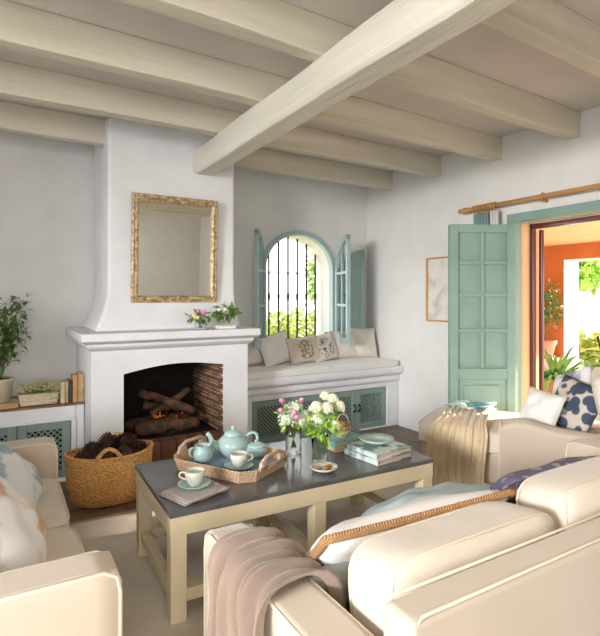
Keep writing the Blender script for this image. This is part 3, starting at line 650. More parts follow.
# ------------------------------------------------------------------ coffee table
TX0, TX1, TY0, TY1 = .625, 2.11, 2.085, 2.80; FZ = .0135
tb = thing('coffee_table', 'long coffee table with dark slate top on cream painted wooden legs', 'table', (1.38, 2.465, FZ)); TO = (1.38, 2.465, FZ)
mk('table_top', ol(box(TX0 - .004, TX1 + .004, TY0 - .004, TY1 + .004, .466, .49), TO), 'slate', tb, bevel=.004)
L_ = .07
for x in (TX0 + .003, (TX0 + TX1) / 2 - L_ / 2, TX1 - L_ - .003):
    for y in (TY0 + .003, TY1 - L_ - .003): mk('leg', ol(box(x, x + L_, y, y + L_, FZ, .466), TO), 'tabw', tb, bevel=.004)
bm = NEW(); bx(bm, TX0, TX1, TY0, TY0 + .025, .385, .466); bx(bm, TX0, TX1, TY1 - .025, TY1, .385, .466); bx(bm, TX0, TX0 + .025, TY0 + .026, TY1 - .026, .385, .466); bx(bm, TX1 - .025, TX1, TY0 + .026, TY1 - .026, .385, .466)
mk('apron', ol(bm, TO), 'tabw', tb, bevel=.003)
for x in (TX0 + .012, (TX0 + TX1) / 2 - .022, TX1 - .058): mk('stretcher', ol(box(x, x + .045, TY0 + .073, TY1 - .073, .09, .145), TO), 'tabw', tb, bevel=.003)
for y in (TY0 + .015, TY1 - .06): mk('stretcher', ol(bx(box(TX0 + .073, 1.347, y, y + .045, .09, .145), 1.418, TX1 - .073, y, y + .045, .09, .145), TO), 'tabw', tb, bevel=.003)

tb.rotation_euler.z = R(-1.5)
TZ = .492; before = set(bpy.data.objects)
# wicker tray (local x = long axis)
ta = thing('wicker_tray', 'rattan tray with raised cutout handle ends on the coffee table', 'tray', (1.115, 2.60, TZ), R(120))
def oct_(a, b, c): return [(-a + c, -b), (a - c, -b), (a, -b + c), (a, b - c), (a - c, b), (-a + c, b), (-a, b - c), (-a, -b + c)]
A_, B_, C_ = .255, .195, .06
mk('tray_base', loft(NEW(), [[(x, y, 0) for x, y in oct_(A_ - .01, B_ - .01, C_)], [(x, y, .012) for x, y in oct_(A_ - .008, B_ - .008, C_)]]), 'rattan', ta)
ri = []
for k, (e_, z) in enumerate(((0, .0), (.012, .05), (.016, .058), (.010, .062), (.0, .055), (-.012, .012))):
    ri.append([(x, y, z) for x, y in oct_(A_ + e_, B_ + e_, C_)])
mk('woven_side', loft(NEW(), ri), 'rattan', ta)
bm = bpy.data.objects['woven_side']  # side wall is hollow: drop its caps
b2 = NEW(); b2.from_mesh(bm.data); bmesh.ops.delete(b2, geom=[f for f in b2.faces if len(f.verts) > 4], context='FACES'); b2.to_mesh(bm.data); b2.free()
for s in (-1, 1):
    bm = NEW(); x = s * (A_ + .012)
    out = [(-.125, .045), (-.10, .085), (-.06, .105), (.06, .105), (.10, .085), (.125, .045)]
    tube(bm, [(x, a, b) for a, b in out], .010, 8)
    bx(bm, x - .006, x + .006, -.115, -.055, .045, .09); bx(bm, x - .006, x + .006, .055, .115, .045, .09); bx(bm, x - .006, x + .006, -.06, .06, .04, .055)
    mk('handle', bm, 'canel', ta, True)
tag(mk('tray_cloth', box(-.215, .215, -.155, .155, 0, .004), 'blue', loc=(1.115, 2.60, TZ + .0135), rot=(0, 0, R(120)), bevel=.001), 'blue-grey cloth lining the wicker tray', 'cloth')
CZ = TZ + .019
def teapot():
    t = thing('teapot', 'large round celadon teapot in the middle of the wicker tray', 'teapot', (1.165, 2.69, CZ), R(-12))
    mk('body', lathe(NEW(), [(.0, 0), (.045, 0), (.048, .006), (.07, .022), (.086, .05), (.088, .068), (.078, .095), (.058, .115), (.045, .12), (.0, .12)]), 'ceram', t, True)
    lid = mk('lid', lathe(NEW(), [(.0, .118), (.05, .118), (.052, .124), (.042, .138), (.02, .147), (.0, .149)]), 'ceram', t, True)
    mk('knob', lathe(NEW(), [(.0, .145), (.008, .147), (.012, .158), (.012, .166), (.0, .172)], n=14), 'ceram', lid, True)
    mk('spout', tube(NEW(), [(-.06, 0, .045), (-.095, 0, .06), (-.115, 0, .09), (-.13, 0, .125), (-.145, 0, .14)], [.024, .019, .014, .012, .013], 10), 'ceram', t, True)
    mk('handle', tube(NEW(), curve([(.07, 0, .10), (.10, 0, .12), (.13, 0, .115), (.14, 0, .085), (.125, 0, .05), (.08, 0, .035)]), .009, 8), 'ceram', t, True)
teapot()
t = thing('cream_jug', 'small celadon milk jug at the left of the wicker tray', 'jug', (.985, 2.68, CZ), R(10))
mk('body', lathe(NEW(), [(.0, 0), (.03, 0), (.048, .015), (.056, .04), (.05, .065), (.04, .082), (.045, .092), (.041, .092), (.035, .08), (.0, .02)]), 'ceram', t, True)
mk('handle', tube(NEW(), curve([(-.04, 0, .08), (-.07, 0, .085), (-.078, 0, .055), (-.05, 0, .03)]), .006, 7), 'ceram', t, True)
mk('spout', tube(NEW(), [(.034, 0, .075), (.052, 0, .09), (.06, 0, .098)], [.014, .01, .006], 8), 'ceram', t, True)
t = thing('sugar_bowl', 'lidded celadon sugar bowl at the right end of the wicker tray', 'bowl', (1.27, 2.61, CZ))
mk('body', lathe(NEW(), [(.0, 0), (.032, 0), (.052, .018), (.06, .042), (.054, .06), (.0, .06)]), 'ceram', t, True)
lid = mk('lid', lathe(NEW(), [(.0, .059), (.056, .059), (.05, .07), (.02, .08), (.0, .082)]), 'ceram', t, True); mk('knob', lathe(NEW(), [(.0, .08), (.007, .082), (.01, .092), (.0, .098)], n=12), 'ceram', lid, True)
def cup(label, x, y, z, rz, slabel, sm='ceram'):
    s = tag(mk('saucer', lathe(NEW(), [(0, .0), (.035, 0), (.068, .010), (.078, .016), (.078, .019), (.066, .014), (.03, .006), (0, .006)]), sm, None, True, loc=(x, y, z)), slabel, 'saucer')
    c = thing('teacup', label, 'cup', (x, y, z + .0065), rz)
    mk('body', lathe(NEW(), [(0, 0), (.025, 0), (.027, .006), (.036, .018), (.045, .045), (.047, .07), (.044, .07), (.040, .045), (.03, .02), (0, .012)]), 'ceramw', c, True)
    mk('handle', tube(NEW(), curve([(.044, 0, .058), (.066, 0, .058), (.07, 0, .038), (.04, 0, .025)]), .0045, 7), 'ceramw', c, True)
    mk('tea', lathe(NEW(), [(0, .055), (.041, .055), (.041, .057), (0, .057)]), 'ceramp', c)
cup('speckled cream teacup standing inside the wicker tray', 1.115, 2.495, CZ, R(-20), 'celadon saucer inside the wicker tray')
# napkin, saucer, cup, spoon at near left corner of the table
bm = NEW()
for k in range(4):
    g = []; n = 12
    for i in range(n + 1):
        g.append([bm.verts.new((-.12 + .24 * i / n + .003 * k, -.10 + .20 * j / n - .004 * k, .002 + .0045 * k + .0015 * math.sin(i * .9 + k) * math.cos(j * .8))) for j in range(n + 1)])
    for i in range(n):
        for j in range(n): bm.faces.new((g[i][j], g[i + 1][j], g[i + 1][j + 1], g[i][j + 1]))
tag(mk('napkin', bm, 'napkin', None, True, loc=(.815, 2.335, TZ + .001), rot=(0, 0, R(18)), solid=.003), 'folded striped linen napkin at the near left corner of the coffee table', 'napkin')
cup('speckled cream teacup on a saucer and napkin at the near left of the table', .83, 2.36, TZ + .020, R(150), 'saucer lying on the folded napkin', 'ceram')
bm = NEW(); tube(bm, [(-.07, 0, .004), (.03, 0, .006), (.05, 0, .003)], [.003, .002, .003], 6); ball(bm, (.066, 0, .003), .014, (1.3, .9, .22))
tag(mk('teaspoon', bm, 'silver', None, True, loc=(.895, 2.275, TZ + .0185), rot=(0, 0, R(60))), 'small silver teaspoon lying on the napkin', 'spoon')

# glass vases and bouquets
def vase(label, x, y, z, r, h_, wz, fl=0):
    t = thing('glass_vase', label, 'vase', (x, y, z))
    mk('glass_body', lathe(NEW(), [(0, 0), (r * .9, 0), (r, .006), (r, h_ * .6), (r * (1 + fl), h_), (r * (1 + fl) - .003, h_), (r - .003, h_ * .6), (r - .003, .012), (0, .012)]), 'glass', t, True)
    mk('water', lathe(NEW(), [(0, .0125), (r - .0035, .0125), (r - .0035, wz), (0, wz)]), 'water', t, True)
def rosette(bm, c, r, rnd, n=22, d=(0, 0, 1)):
    d = Vector(d).normalized(); ax = d.orthogonal().normalized(); ay = d.cross(ax)
    ball(bm, c, r * .72, u=10, v=7)
    for i in range(n):
        a = i * 2.4; k = (i + 1) / n; p = Vector(c) + (ax * math.cos(a) + ay * math.sin(a)) * r * .45 * k - d * r * .3 * k; dd = (ax * math.cos(a) + ay * math.sin(a)) * (.25 + .8 * k) + d * (1.1 - .6 * k)
        leaf(bm, p, dd, d, r * .7, r * .95, -.3, -.35)
def hydr(bm, c, r, rnd, n=55):
    for _ in range(n): d = rdir(rnd); p = Vector(c) + d * r * rnd.uniform(.75, 1); [leaf(bm, p, rdir(rnd) * .8 + d * .3, d, r * .3, r * .26, .1, 0) for _ in range(3)]
    ball(bm, c, r * .72, u=8, v=6)
def bouquet(label, x, y, z, blooms, leaves, nleaf=40, L=.05, W=.03, spread=(.07, .07, .05), lc_=(0, 0, .0), stems=10, seed=1, depth=.14, lm='leafb', hmax=.1):
    t = thing('bouquet', label, 'bouquet', (x, y, z)); rnd = random.Random(seed); bs = NEW()
    for m, typ, c, r in blooms:
        bm = NEW()
        if typ == 'rose': rosette(bm, c, r * 1.2, rnd, d=Vector(c) + Vector((0, -.05, .12)))
        elif typ == 'hyd': hydr(bm, c, r, rnd)
        else: rosette(bm, c, r, rnd, 12, d=(0, -.5, 1))
        mk('bloom', bm, m, t, smooth=False)
        tube(bs, [(c[0], c[1], c[2] - r * .5), (c[0] * .35, c[1] * .35, -.01), (-c[0] * .2, -c[1] * .2, -depth)], .0028, 5)
    bm = NEW(); leafcloud(bm, lc_, spread, nleaf, L, W, rnd, .4); mk('foliage', bm, lm, t)
    mk('stems', bs, 'stem', t, True)
vase('tall clear glass vase on the table holding pink and pale green flowers', 1.515, 2.62, TZ, .047, .175, .11)
bouquet('bouquet of pale hydrangeas and pink blossoms in the left table vase', 1.515, 2.62, TZ + .18, [('hyd', 'hyd', (-.06, -.03, .03), .05), ('hyd', 'hyd', (.03, -.05, .02), .048), ('hyd', 'hyd', (.0, .04, .05), .05), ('hyd', 'hyd', (.08, .0, .03), .045), ('pink', 'r', (-.10, -.03, .085), .02), ('pink', 'r', (-.035, -.07, .075), .022), ('pink', 'r', (-.06, .03, .125), .02), ('pink', 'r', (.075, .03, .115), .02), ('pink', 'r', (-.03, -.09, .05), .02), ('hyd', 'hyd', (.02, .0, .085), .035)],
        0, 26, .05, .03, (.11, .09, .05), (0, 0, .02), seed=3, depth=.15)
vase('clear glass vase on the table holding cream roses with bright green leaves', 1.555, 2.40, TZ, .045, .155, .12, .05)
bouquet('bouquet of cream roses and lime leaves in the right table vase', 1.555, 2.40, TZ + .155, [('rose', 'rose', (-.035, -.02, .155), .04), ('rose', 'rose', (.02, -.04, .15), .038), ('rose', 'rose', (.085, .0, .185), .036), ('rose', 'rose', (.115, -.02, .145), .038), ('rose', 'rose', (.05, -.07, .055), .034), ('hyd', 'hyd', (.0, .0, .08), .045), ('hyd', 'hyd', (.06, .02, .08), .04), ('rose', 'rose', (.055, .03, .20), .03)],
        0, 60, .06, .042, (.095, .08, .06), (.02, -.01, .05), seed=5, depth=.14, lm='leafb')
bm = NEW()
b_ = bpy.data.objects.new('x', None); bpy.data.objects.remove(b_); bm.free()
# small dish with biscuits
DX, DYY = 1.50, 2.275
tag(mk('small_dish', lathe(NEW(), [(0, 0), (.035, 0), (.062, .012), (.074, .024), (.071, .026), (.058, .015), (.03, .006), (0, .006)]), 'ceramw', None, True, loc=(DX, DYY, TZ)), 'small pale dish holding biscuits in front of the rose vase', 'dish')
for i, (dx, dy, lb) in enumerate(((-.03, .005, 'left'), (.006, -.012, 'middle'), (.032, .01, 'right'))):
    bm = NEW(); ball(bm, (0, 0, 0), .017, (1.1, .9, .5), 9, 6); tag(mk('biscuit', bm, 'brown', None, True, loc=(DX + dx, DYY + dy, TZ + .017)), 'orange-brown biscuit, the %s one in the small dish' % lb, 'biscuit', 'biscuits in the dish')
# books on table
book('large pink-edged book at the bottom of the pile under the scalloped plate', (1.785, 2.185, TZ), R(6), .275, .27, .03, 'bk_photo', 'paperp')
book('large glossy photo book directly under the scalloped plate', (1.79, 2.20, TZ + .0305), R(3), .27, .255, .027, 'bk_photo', 'paperp')
book('cream book at the bottom of the back pile beside the rose vase', (1.725, 2.50, TZ), R(-2), .25, .19, .028, 'bk_cream', 'paper')
book('teal book at the top of the back pile beside the rose vase', (1.735, 2.505, TZ + .0285), R(3), .235, .18, .026, 'bk_teal', 'paper')
pl = tag(mk('plate', (lambda: None)() or lathe(NEW(), [(0, 0), (.04, 0), (.045, .004), (.075, .016), (.102, .034), (.099, .037), (.07, .02), (.04, .009), (0, .009)], n=40), 'ceramp', None, True, loc=(1.92, 2.36, TZ + .0585)), 'pale green scalloped plate on top of the glossy books', 'plate')
for v in pl.data.vertices:
    r_ = math.hypot(v.co.x, v.co.y)
    if r_ > .06: a = math.atan2(v.co.y, v.co.x); v.co.x *= 1 + .018 * math.cos(a * 20); v.co.y *= 1 + .018 * math.cos(a * 20)
nb = thing('small_wire_basket', 'small pale handled basket of brown nuts on the back book pile', 'basket', (1.85, 2.60, TZ + .0555))
bm = NEW()
for k in range(16): a = 2 * PI * k / 16; tube(bm, [(.035 * math.cos(a), .035 * math.sin(a), 0), (.05 * math.cos(a), .05 * math.sin(a), .06)], .003, 5)
for r_, z in ((.035, .003), (.043, .03), (.05, .06)): tube(bm, [(r_ * math.cos(i * PI / 10), r_ * math.sin(i * PI / 10), z) for i in range(20)], .004, 5, closed=True)
lathe(bm, [(0, 0), (.036, 0), (.036, .003), (0, .003)]); mk('basket_body', bm, 'canel', nb, True)
mk('handle', tube(NEW(), curve([(.05 * math.cos(PI * i / 10), 0, .06 + .075 * math.sin(PI * i / 10)) for i in range(11)]), .004, 6), 'canel', nb, True)
rnd = random.Random(8); n0 = None
for i in range(12):
    if n0 is None: bm = NEW(); ball(bm, (0, 0, 0), .013, (1, 1, 1.2), 8, 6); n0 = mk('nut', bm, 'brown', None, True); o = n0
    else: o = copy_tree(n0)
    a = i * 2.4; r_ = .03 if i < 7 else .014; o.location = (1.85 + r_ * math.cos(a), 2.60 + r_ * math.sin(a), TZ + .0555 + (.045 if i < 7 else .068) + .002 * (i % 3)); tag(o, 'small orange-brown nut heaped in the little handled basket', 'nut', 'nuts in the little handled basket')

for o in set(bpy.data.objects) - before:      # everything just built on the table belongs a little nearer the room's middle
    if o.parent is None: o.location.x -= .045; o.location.y -= .07
# mantel vases
MZ = 1.1425
vase('small glass vase with pink and yellow flowers on the mantel', 1.375, 3.88, MZ, .042, .075, .05)
bouquet('low bouquet of pink, yellow and white flowers on the mantel', 1.375, 3.88, MZ + .075, [('yel', 'r', (-.055, -.02, .035), .028), ('pink', 'r', (.02, -.02, .06), .03), ('whitep', 'r', (.055, -.01, .04), .025), ('whitep', 'r', (-.08, 0, .03), .018), ('pink', 'r', (-.01, .02, .07), .024), ('yel', 'r', (-.03, -.03, .02), .022)], 0, 46, .05, .025, (.11, .05, .035), (0, 0, .02), seed=9, depth=.06, lm='leaf')
vase('small glass vase standing on the white book at the right end of the mantel', 1.585, 3.90, MZ + .0265, .04, .085, .06)
bouquet('bouquet of cream flowers and green leaves at the right end of the mantel', 1.585, 3.90, MZ + .11, [('rose', 'r', (-.045, -.02, .04), .026), ('rose', 'r', (.0, -.03, .045), .026), ('rose', 'r', (-.02, .02, .05), .02)], 0, 46, .07, .04, (.07, .05, .04), (.03, 0, .03), seed=10, depth=.06, lm='leaf')
book('thin white book lying under the right-hand mantel vase', (1.52, 3.83, MZ), 0, .15, .12, .024, 'white', 'whitep')
# ------------------------------------------------------------------ SOFA left
def sofa_common(): pass
SL = thing('sofa', 'cream slipcovered sofa at the left edge of the picture', 'sofa', (-.2, 2.33, .013))
SO = Vector((-.2, 2.33, .013))
def sb(name, m, x0, x1, y0, y1, z0, z1, par=SL, org=SO, **k):
    return block(name, par, m, x0 - org.x, x1 - org.x, y0 - org.y, y1 - org.y, z0 - org.z, z1 - org.z, **k)
sb('base', 'cream', -.68, .27, 1.60, 3.10, .06, .30, p=24, crown=0, piping=None)
for nm in (0, 1):
    y0, y1 = ((1.515, 1.665), (3.02, 3.16))[nm]
    o = sb('arm', 'cream', -.68, (.305, .27)[nm], y0, y1, .05, .62, p=26, crown=0, piping=None)
    bm = NEW(); cx, hx, hz = 0, (.4925, .475)[nm], .285
    for s in (-1, 1):
        yy = s * (y1 - y0) / 2 * .93; tube(bm, [(-hx, yy, hz - .006), (hx - .05, yy, hz - .006), (hx - .015, yy, hz - .025), (hx - .006, yy, hz - .07), (hx - .006, yy, -hz + .02)], .006, 6)
    mk('piping', bm, 'pipe', o, True)
sb('seat_cushion', 'creamp', -.45, .275, 1.67, 2.34, .285, .45, p=9, crown=.12, seed=3, wob=.004)
sb('seat_cushion', 'creamp', -.45, .265, 2.345, 3.015, .285, .45, p=9, crown=.12, seed=4, wob=.004)
sb('backrest', 'cream', -.80, -.58, 1.52, 3.16, .05, .82, p=20, crown=0, piping=None)
sb('back_cushion', 'creamp', -.60, -.40, 1.68, 2.34, .44, .86, p=7, crown=0, piping=None)
sb('back_cushion', 'creamp', -.60, -.40, 2.345, 3.01, .44, .86, p=7, crown=0, piping=None)
bm = NEW(); [lathe(bm, [(.02, 0), (.03, .05)], (x - SO.x, y - SO.y, 0), 10) for x in (-.6, .2) for y in (1.62, 3.08)]; mk('feet', bm, 'wood', SL)
cushion('white cushion with pale blue star print at the far end of the left sofa', 'star', (.05, 2.66, .575), (50, 4, 78), .38, .34, .14, 'white', .004, seed=21)
cushion('white cushion with peach floral print at the near end of the left sofa', 'peach', (.01, 2.03, .60), (54, -5, 84), .44, .40, .16, 'white', .004, seed=22)

# ------------------------------------------------------------------ SOFA front right (seen from behind)
SF = thing('sofa', 'cream slipcovered sofa seen from behind at the lower right', 'sofa', (1.6, 1.2, .013)); FO = Vector((1.6, 1.2, .013))
def sf(name, m, *a, **k): return sb(name, m, *a, par=SF, org=FO, **k)
sf('base', 'cream', .62, 2.75, .80, 1.60, .06, .30, p=24, crown=0, piping=None)
for x0, x1 in ((.585, .735), (2.63, 2.78)):
    o = sf('arm', 'cream', x0, x1, .76, 1.62, .05, .63, p=22, crown=0, piping=None)
    bm = NEW(); hy, hz = .43, .29
    for s in (-1, 1):
        xx = s * .075 * .95; tube(bm, [(xx, -hy, hz - .006), (xx, hy - .06, hz - .006), (xx, hy - .018, hz - .02), (xx, hy - .006, hz - .07), (xx, hy - .006, -hz + .02)], .0045, 6)
    mk('piping', bm, 'pipe', o, True)
bm = NEW(); bx(bm, .70 - FO.x, 2.66 - FO.x, .75 - FO.y, .845 - FO.y, .05, .75 - .013); br = mk('backrest', bm, 'cream', SF, bevel=.022, seg=5)
bm = NEW()
for yy in (.755, .842): tube(bm, [(.715 - FO.x, yy - FO.y, .06), (.715 - FO.x, yy - FO.y, .715), (.735 - FO.x, yy - FO.y, .737), (2.64 - FO.x, yy - FO.y, .737)], .004, 6)
mk('piping', bm, 'pipe', br, True)
sf('seat_cushion', 'creamp', .74, 1.685, .90, 1.625, .29, .45, p=10, crown=.12, seed=7)
sf('seat_cushion', 'creamp', 1.69, 2.63, .90, 1.625, .29, .45, p=10, crown=.12, seed=8)
# back cushions: stand upright against the back, leaning
def backcush(xc, wd_, seed, zc=.625):
    s = (wd_, .40, .21); o = mk('back_cushion', puff(s, 6.5, .18, wob=.004, seed=seed), 'creamp', SF, True, loc=(xc - FO.x, .965 - FO.y, zc - FO.z), rot=(R(82), 0, 0))
    for z in (-.82, .82): mk('piping', puff_pipe(s, 6.5, .18, z, r=.0045), 'pipe', o, True)
backcush(1.10, .66, 5, .57); backcush(1.79, .68, 6, .61); backcush(2.38, .48, 9, .60)
# scatter cushions
cushion('white striped cushion edged with thick orange-brown rope on the near sofa', 'stripe', (1.12, 1.27, .60), (42, 0, 177), .74, .46, .17, 'rope', .013, pname='rope_trim', seed=31)
cushion('grey-green cushion tucked at the left corner of the near sofa', 'greyc', (.88, 1.20, .545), (60, 10, 165), .30, .26, .12, None, seed=34)
cushion('pale blue-green cushion behind the rope-edged one on the near sofa', 'bluec', (1.50, 1.50, .555), (24, 0, 178), .50, .36, .13, None, seed=32)
cushion('dark violet-grey cushion with medallion print at the right of the near sofa', 'purple', (1.99, 1.34, .58), (38, 0, 175), .72, .48, .15, 'purple', .006, seed=33)
# taupe throw over the left arm
prof = [(.562, 1.29, .03), (.563, 1.29, .25), (.566, 1.29, .45), (.57, 1.29, .60), (.59, 1.29, .64), (.66, 1.29, .648), (.735, 1.29, .64), (.755, 1.29, .60), (.76, 1.29, .50)]
tag(mk('throw_blanket', drape(prof, (0, 1, 0), .35, 3.6, .028, seed=4, flare=.05), 'throwb', None, True, solid=.006), 'taupe knitted throw draped over the arm of the near sofa', 'blanket')

# ------------------------------------------------------------------ chaise longue
CA = R(29); CO = Vector((2.89, 2.19, .013))     # near corner where arm begins; local x -> across (away), local y -> towards foot
ch = thing('chaise_longue', 'cream upholstered chaise longue in front of the green shutter door', 'chaise longue', CO, CA)
def cb(name, m, *a, **k): return sb(name, m, *a, par=ch, org=Vector((0, 0, .013)), **k)
LF = .62; LB = -.86; WD = .74
cb('base', 'cream', 0.015, WD - .015, LB, LF - .03, .13, .35, p=22, crown=0, piping=None)
o = cb('seat_cushion', 'creamp', -.01, WD, -.75, LF, .34, .49, p=9, crown=.22, seed=12, zs=(.75, -.75))
def arm_prof():
    bm = NEW(); rings = []
    for i in range(30):
        y = .0 - 1.0 * i / 29 + .03
        zt = .575 + .02 * math.exp(-((y + .12) / .1) ** 2) - .03 * (1 - math.exp(-((y) / .35) ** 2)) if i > 1 else .545 + .02 * i
        yy = y; w0, w1 = -.035, .085
        rings.append([(w0 + .01, yy, .12), (w1, yy, .12), (w1, yy, zt - .045), (w1 + .012, yy, zt - .02), (w1, yy, zt - .004), ((w0 + w1) / 2, yy, zt), (w0 - .005, yy, zt - .004), (w0 - .022, yy, zt - .02), (w0 - .012, yy, zt - .045)])
    return loft(bm, rings)
am = mk('arm', arm_prof(), 'cream', ch, True, loc=(0, 0, -.013))
bm = NEW(); tube(bm, [(-.03, .032, .13), (-.034, .034, .52), (-.03, .03, .55), (.0, .03, .562), (.06, .03, .56), (.085, .034, .52), (.085, .034, .3)], .005, 6); mk('piping', bm, 'pipe', am, True)
cb('backrest', 'cream', .0, WD, LB - .12, LB + .12, .13, .86, p=10, crown=0, piping=None)
cb('back_cushion', 'creamp', .09, WD - .02, LB + .10, LB + .34, .47, .92, p=6, crown=0, seed=13, zs=(.8,), rot=(R(-12), 0, 0))
bm = NEW()
for x in (.06, WD - .06):
    for y in (LB + .08, LF - .1): lathe(bm, [(.018, 0.001), (.028, .12)], (x, y, 0), 10)
mk('feet', bm, 'black', ch, True)
def cl(x, y, z): # chaise local -> world
    return (CO.x + x * math.cos(CA) - y * math.sin(CA), CO.y + x * math.sin(CA) + y * math.cos(CA), z)
# cushions on the chaise
cushion('small plain white cushion on the chaise just behind its arm', 'white', cl(.274, -.19, .615), (66, 4, 262), .30, .28, .13, 'pipe', .003, seed=41)
cushion('cushion with large navy dots on the chaise', 'navy', cl(.33, -.39, .655), (64, 10, 255), .38, .36, .14, 'bk_dark', .004, seed=42)
cushion('white and lilac paisley cushion behind the navy dotted one on the chaise', 'lilac', cl(.60, -.36, .68), (68, -20, 250), .40, .40, .13, None, seed=43)
# beige throw across the chaise, hanging on the near side
P0 = [(-.05, .03), (-.045, .2), (-.04, .36), (-.032, .46), (.0, .502), (.10, .52), (.25, .528), (.42, .528), (.55, .52)]
prof = [cl(x, .31, z) for x, z in P0]; al = Vector(cl(0, 1, 0)) - Vector(cl(0, 0, 0))
tag(mk('throw_blanket', drape(prof, al, .36, 7, .022, seed=9, flare=.2, wav=.003), 'throwc', None, True, solid=.004), 'beige knitted throw hanging over the side of the chaise', 'blanket')
t = thing('magazine', 'open magazine lying on the chaise seat', 'magazine', cl(.40, .32, .563), CA + R(75))
bm = NEW(); n = 8
for s in (-1, 1):
    g = [[bm.verts.new((s * .15 * i / n, -.11 + .22 * j, .012 * math.sin(PI * i / n) + .002)) for j in (0, 1)] for i in range(n + 1)]
    for i in range(n): bm.faces.new((g[i][0], g[i + 1][0], g[i + 1][1], g[i][1]))
mk('pages', bm, 'bk_photo', t, True, solid=.004)
o = tag(mk('rolled_magazine', tube(NEW(), [(-.11, 0, .024), (.11, 0, .024)], .022, 14, flat=.7), 'tealg', None, True, loc=cl(.36, .22, .575), rot=(0, 0, R(-20))), 'rolled teal magazine lying beside the open one on the chaise', 'magazine')

# ------------------------------------------------------------------ right wall bits
cr = thing('curtain_rod', 'pale wooden curtain rod with turned finial above the garden door', 'curtain rod', (3.66, 2.2, 2.19))
mk('rod', tube(NEW(), [(0, -1.3, .0), (0, .93, 0)], .019, 12), 'pine', cr, True)
fi = mk('finial', lathe(NEW(), [(.0, .16), (.018, .155), (.024, .135), (.014, .12), (.028, .10), (.03, .085), (.016, .07), (.024, .055), (.024, .045), (.018, .03), (.018, 0)], n=16), 'pine', cr, True, loc=(0, .92, 0), rot=(R(-90), 0, 0))
for k in range(9):
    y = .90 - k * .028; tube_ring = NEW(); tube(tube_ring, [(.028 * math.cos(a * PI / 8), y, -.003 + .028 * math.sin(a * PI / 8)) for a in range(16)], .006, 6, closed=True); mk('ring', tube_ring, 'pine', cr, True)
bm = NEW(); tube(bm, [(.028 * math.cos(a * PI / 8), .23, -.003 + .028 * math.sin(a * PI / 8)) for a in range(16)], .006, 6, closed=True)
mk('ring', bm, 'pine', cr, True)
for y in (.25, -1.1): mk('bracket', tube(NEW(), [(0, y, -.022), (.0, y, -.03), (.085, y, -.03)], .010, 8), 'brass', cr, True)
def curtain(label, y0, y1, m, folds):
    bm = NEW(); rows = []; n = 50
    for z in (2.145, 2.0, 1.5, 1.0, .5, .03):
        rows.append([bm.verts.new((3.675 + .024 * math.sin(2 * PI * folds * j / n), y0 + (y1 - y0) * j / n, z)) for j in range(n + 1)])
    for i in range(5):
        for j in range(n): bm.faces.new((rows[i][j], rows[i + 1][j], rows[i + 1][j + 1], rows[i][j + 1]))
    o = mk('curtain', bm, m, None, True, solid=.004); tag(o, label, 'curtain')
curtain('gathered grey-teal curtain behind the top of the green shutter door', 3.12, 2.95, 'curt', 6)
curtain('narrow white curtain between the teal curtain and the door frame', 2.94, 2.85, 'curw', 3)
pc = thing('picture', 'small framed pale print in thin wooden frame on the right wall', 'picture', (3.745, 3.575, 1.475), 0)
bm = NEW(); a, b = .19, .32
for r_ in ((-a, a, -b, -b + .018), (-a, a, b - .018, b), (-a, -a + .018, -b + .018, b - .018), (a - .018, a, -b + .018, b - .018)): bx(bm, -.02, 0, r_[0], r_[1], r_[2], r_[3])
mk('frame', bm, 'pine', pc); mk('print', box(-.008, -.001, -a + .018, a - .018, -b + .018, b - .018), 'art', pc)
struct(mk('trim_1', box(3.60, 3.747, 4.10, 4.115, 0, .09), 'plaster'))
bpy.data.objects.remove(bpy.data.objects['trim_1'])
struct(mk('baseboard_right', box(3.735, 3.75, 2.83, 4.19, 0, .08), 'plaster'))

# ------------------------------------------------------------------ patio things
pt = thing('planter', 'large terracotta planter with arching green strap leaves on the patio', 'potted plant', (5.32, 3.38, 0))
mk('pot', lathe(NEW(), [(.16, 0), (.2, .03), (.25, .40), (.275, .45), (.275, .52), (.25, .52), (.24, .45), (.0, .45)], n=30), 'terra', pt, True)
bm = NEW(); rnd = random.Random(6)
for k in range(150):
    a = rnd.uniform(0, 6.28); L2 = rnd.uniform(.45, .78); up = rnd.uniform(.12, 1.0); rows = []; sd = Vector((-math.sin(a), math.cos(a), 0))
    for i in range(8):
        t = i / 7; r_ = L2 * t * (1.05 - .35 * up); z = .47 + L2 * (up * 1.0 * t - .75 * t * t * (1.2 - .6 * up)); wv = .026 * (1 - t) ** .6 + .001
        p = Vector((.05 * math.cos(a) + r_ * math.cos(a), .05 * math.sin(a) + r_ * math.sin(a), z)); rows.append((bm.verts.new(p - sd * wv), bm.verts.new(p - Vector((0, 0, .006))), bm.verts.new(p + sd * wv)))
    for i in range(7):
        for j in (0, 1): bm.faces.new((rows[i][j], rows[i + 1][j], rows[i + 1][j + 1], rows[i][j + 1]))
mk('strap_leaves', bm, 'leafd', pt, True)
pt = thing('potted_olive', 'small-leaved bush in a pale terracotta pot on the white patio ledge', 'potted plant', (7.68, 5.06, .402))
mk('pot', lathe(NEW(), [(.10, 0), (.15, .22), (.17, .23), (.17, .29), (.145, .29), (.14, .24), (0, .24)], n=24), 'terral', pt, True)
bm = leafcloud(NEW(), (0, -.02, .85), (.20, .24, .42), 420, .08, .035, random.Random(4), .25); mk('leaves', bm, 'leaf', pt)
mk('stem', tube(NEW(), [(0, 0, .24), (.02, 0, .5), (0, 0, .9)], .014, 6), 'twig', pt, True)
pch = thing('patio_chair', 'dark slatted metal chair outside at the right edge', 'chair', (6.55, 3.22, -.01), R(200))
bm = NEW()
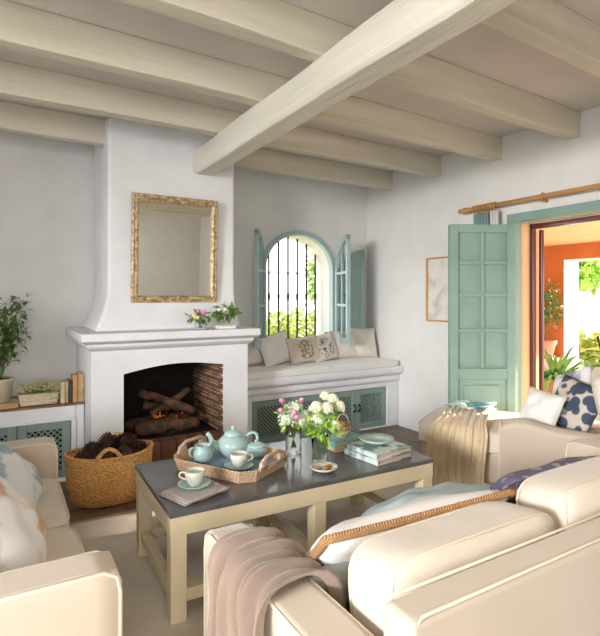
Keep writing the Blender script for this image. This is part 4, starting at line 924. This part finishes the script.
for s in (-.22, .22): mk('back_post', tube(NEW(), [(s, -.20, .42), (s, -.25, .70), (s, -.30, .93)], .013, 8), 'black', pch, True)
bm = NEW()
for k in range(8): z = .52 + k * .055; bx(bm, -.215, .215, -.222 - (z - .42) * .16 - .005, -.215 - (z - .42) * .16 + .004, z, z + .028)
mk('back_slats', bm, 'black', pch)
mk('seat', box(-.23, .23, -.22, .22, .42, .445), 'black', pch, bevel=.004)
for sx in (-.21, .21):
    for sy in (-.2, .2): mk('leg', tube(NEW(), [(sx, sy, .0), (sx, sy, .42)], .013, 8), 'black', pch, True)
# gardens
struct(mk('floor_garden', box(-25, 45, 5.12, 45, -.6, -.35), 'grass'))
struct(mk('floor_garden_side', box(8.55, 45, -20, 5.1, -.6, -.35), 'grass'))
def shrub(label, x, y, z, r, n, L, W, m, seed, trunk=None, name='garden_bush', cat='bush'):
    t = thing(name, label, cat, (x, y, -.35)); rnd = random.Random(seed); bm = NEW()
    for k in range(5): c = rdir(rnd); leafcloud(bm, (c.x * r[0] * .45, c.y * r[1] * .45, z + .35 + c.z * r[2] * .45), tuple(q * .62 for q in r), n // 5, L, W, rnd, .3)
    mk('crown', bm, m, t); mk('trunk', tube(NEW(), [(0, 0, 0), (.05, .03, (z + .35) * .5), (0, 0, z + .35)], trunk or .05, 8), 'twig', t, True)
shrub('sunlit yellow-green bush below the arched window, left', 4.1, 7.9, .55, (.95, .6, .95), 1300, .16, .08, 'leafy', 1)
shrub('sunlit yellow-green bush below the arched window, right', 5.75, 9.2, .55, (1.1, .7, 1.05), 1300, .16, .08, 'leafy', 2)
shrub('leafy green branch tree seen at the upper right of the arched window', 3.80, 5.72, 1.78, (.26, .22, .62), 620, .09, .055, 'leafb', 3, .03, 'garden_tree', 'tree')
shrub('green tree seen through the patio opening', 12.6, 7.5, 2.75, (1.5, 1.5, 1.2), 1900, .26, .12, 'leafb', 4, .12, 'garden_tree', 'tree')
shrub('pale sunlit bush beyond the patio opening', 10.2, 5.3, .3, (1.0, 1.0, .6), 1200, .24, .10, 'leafy', 5)
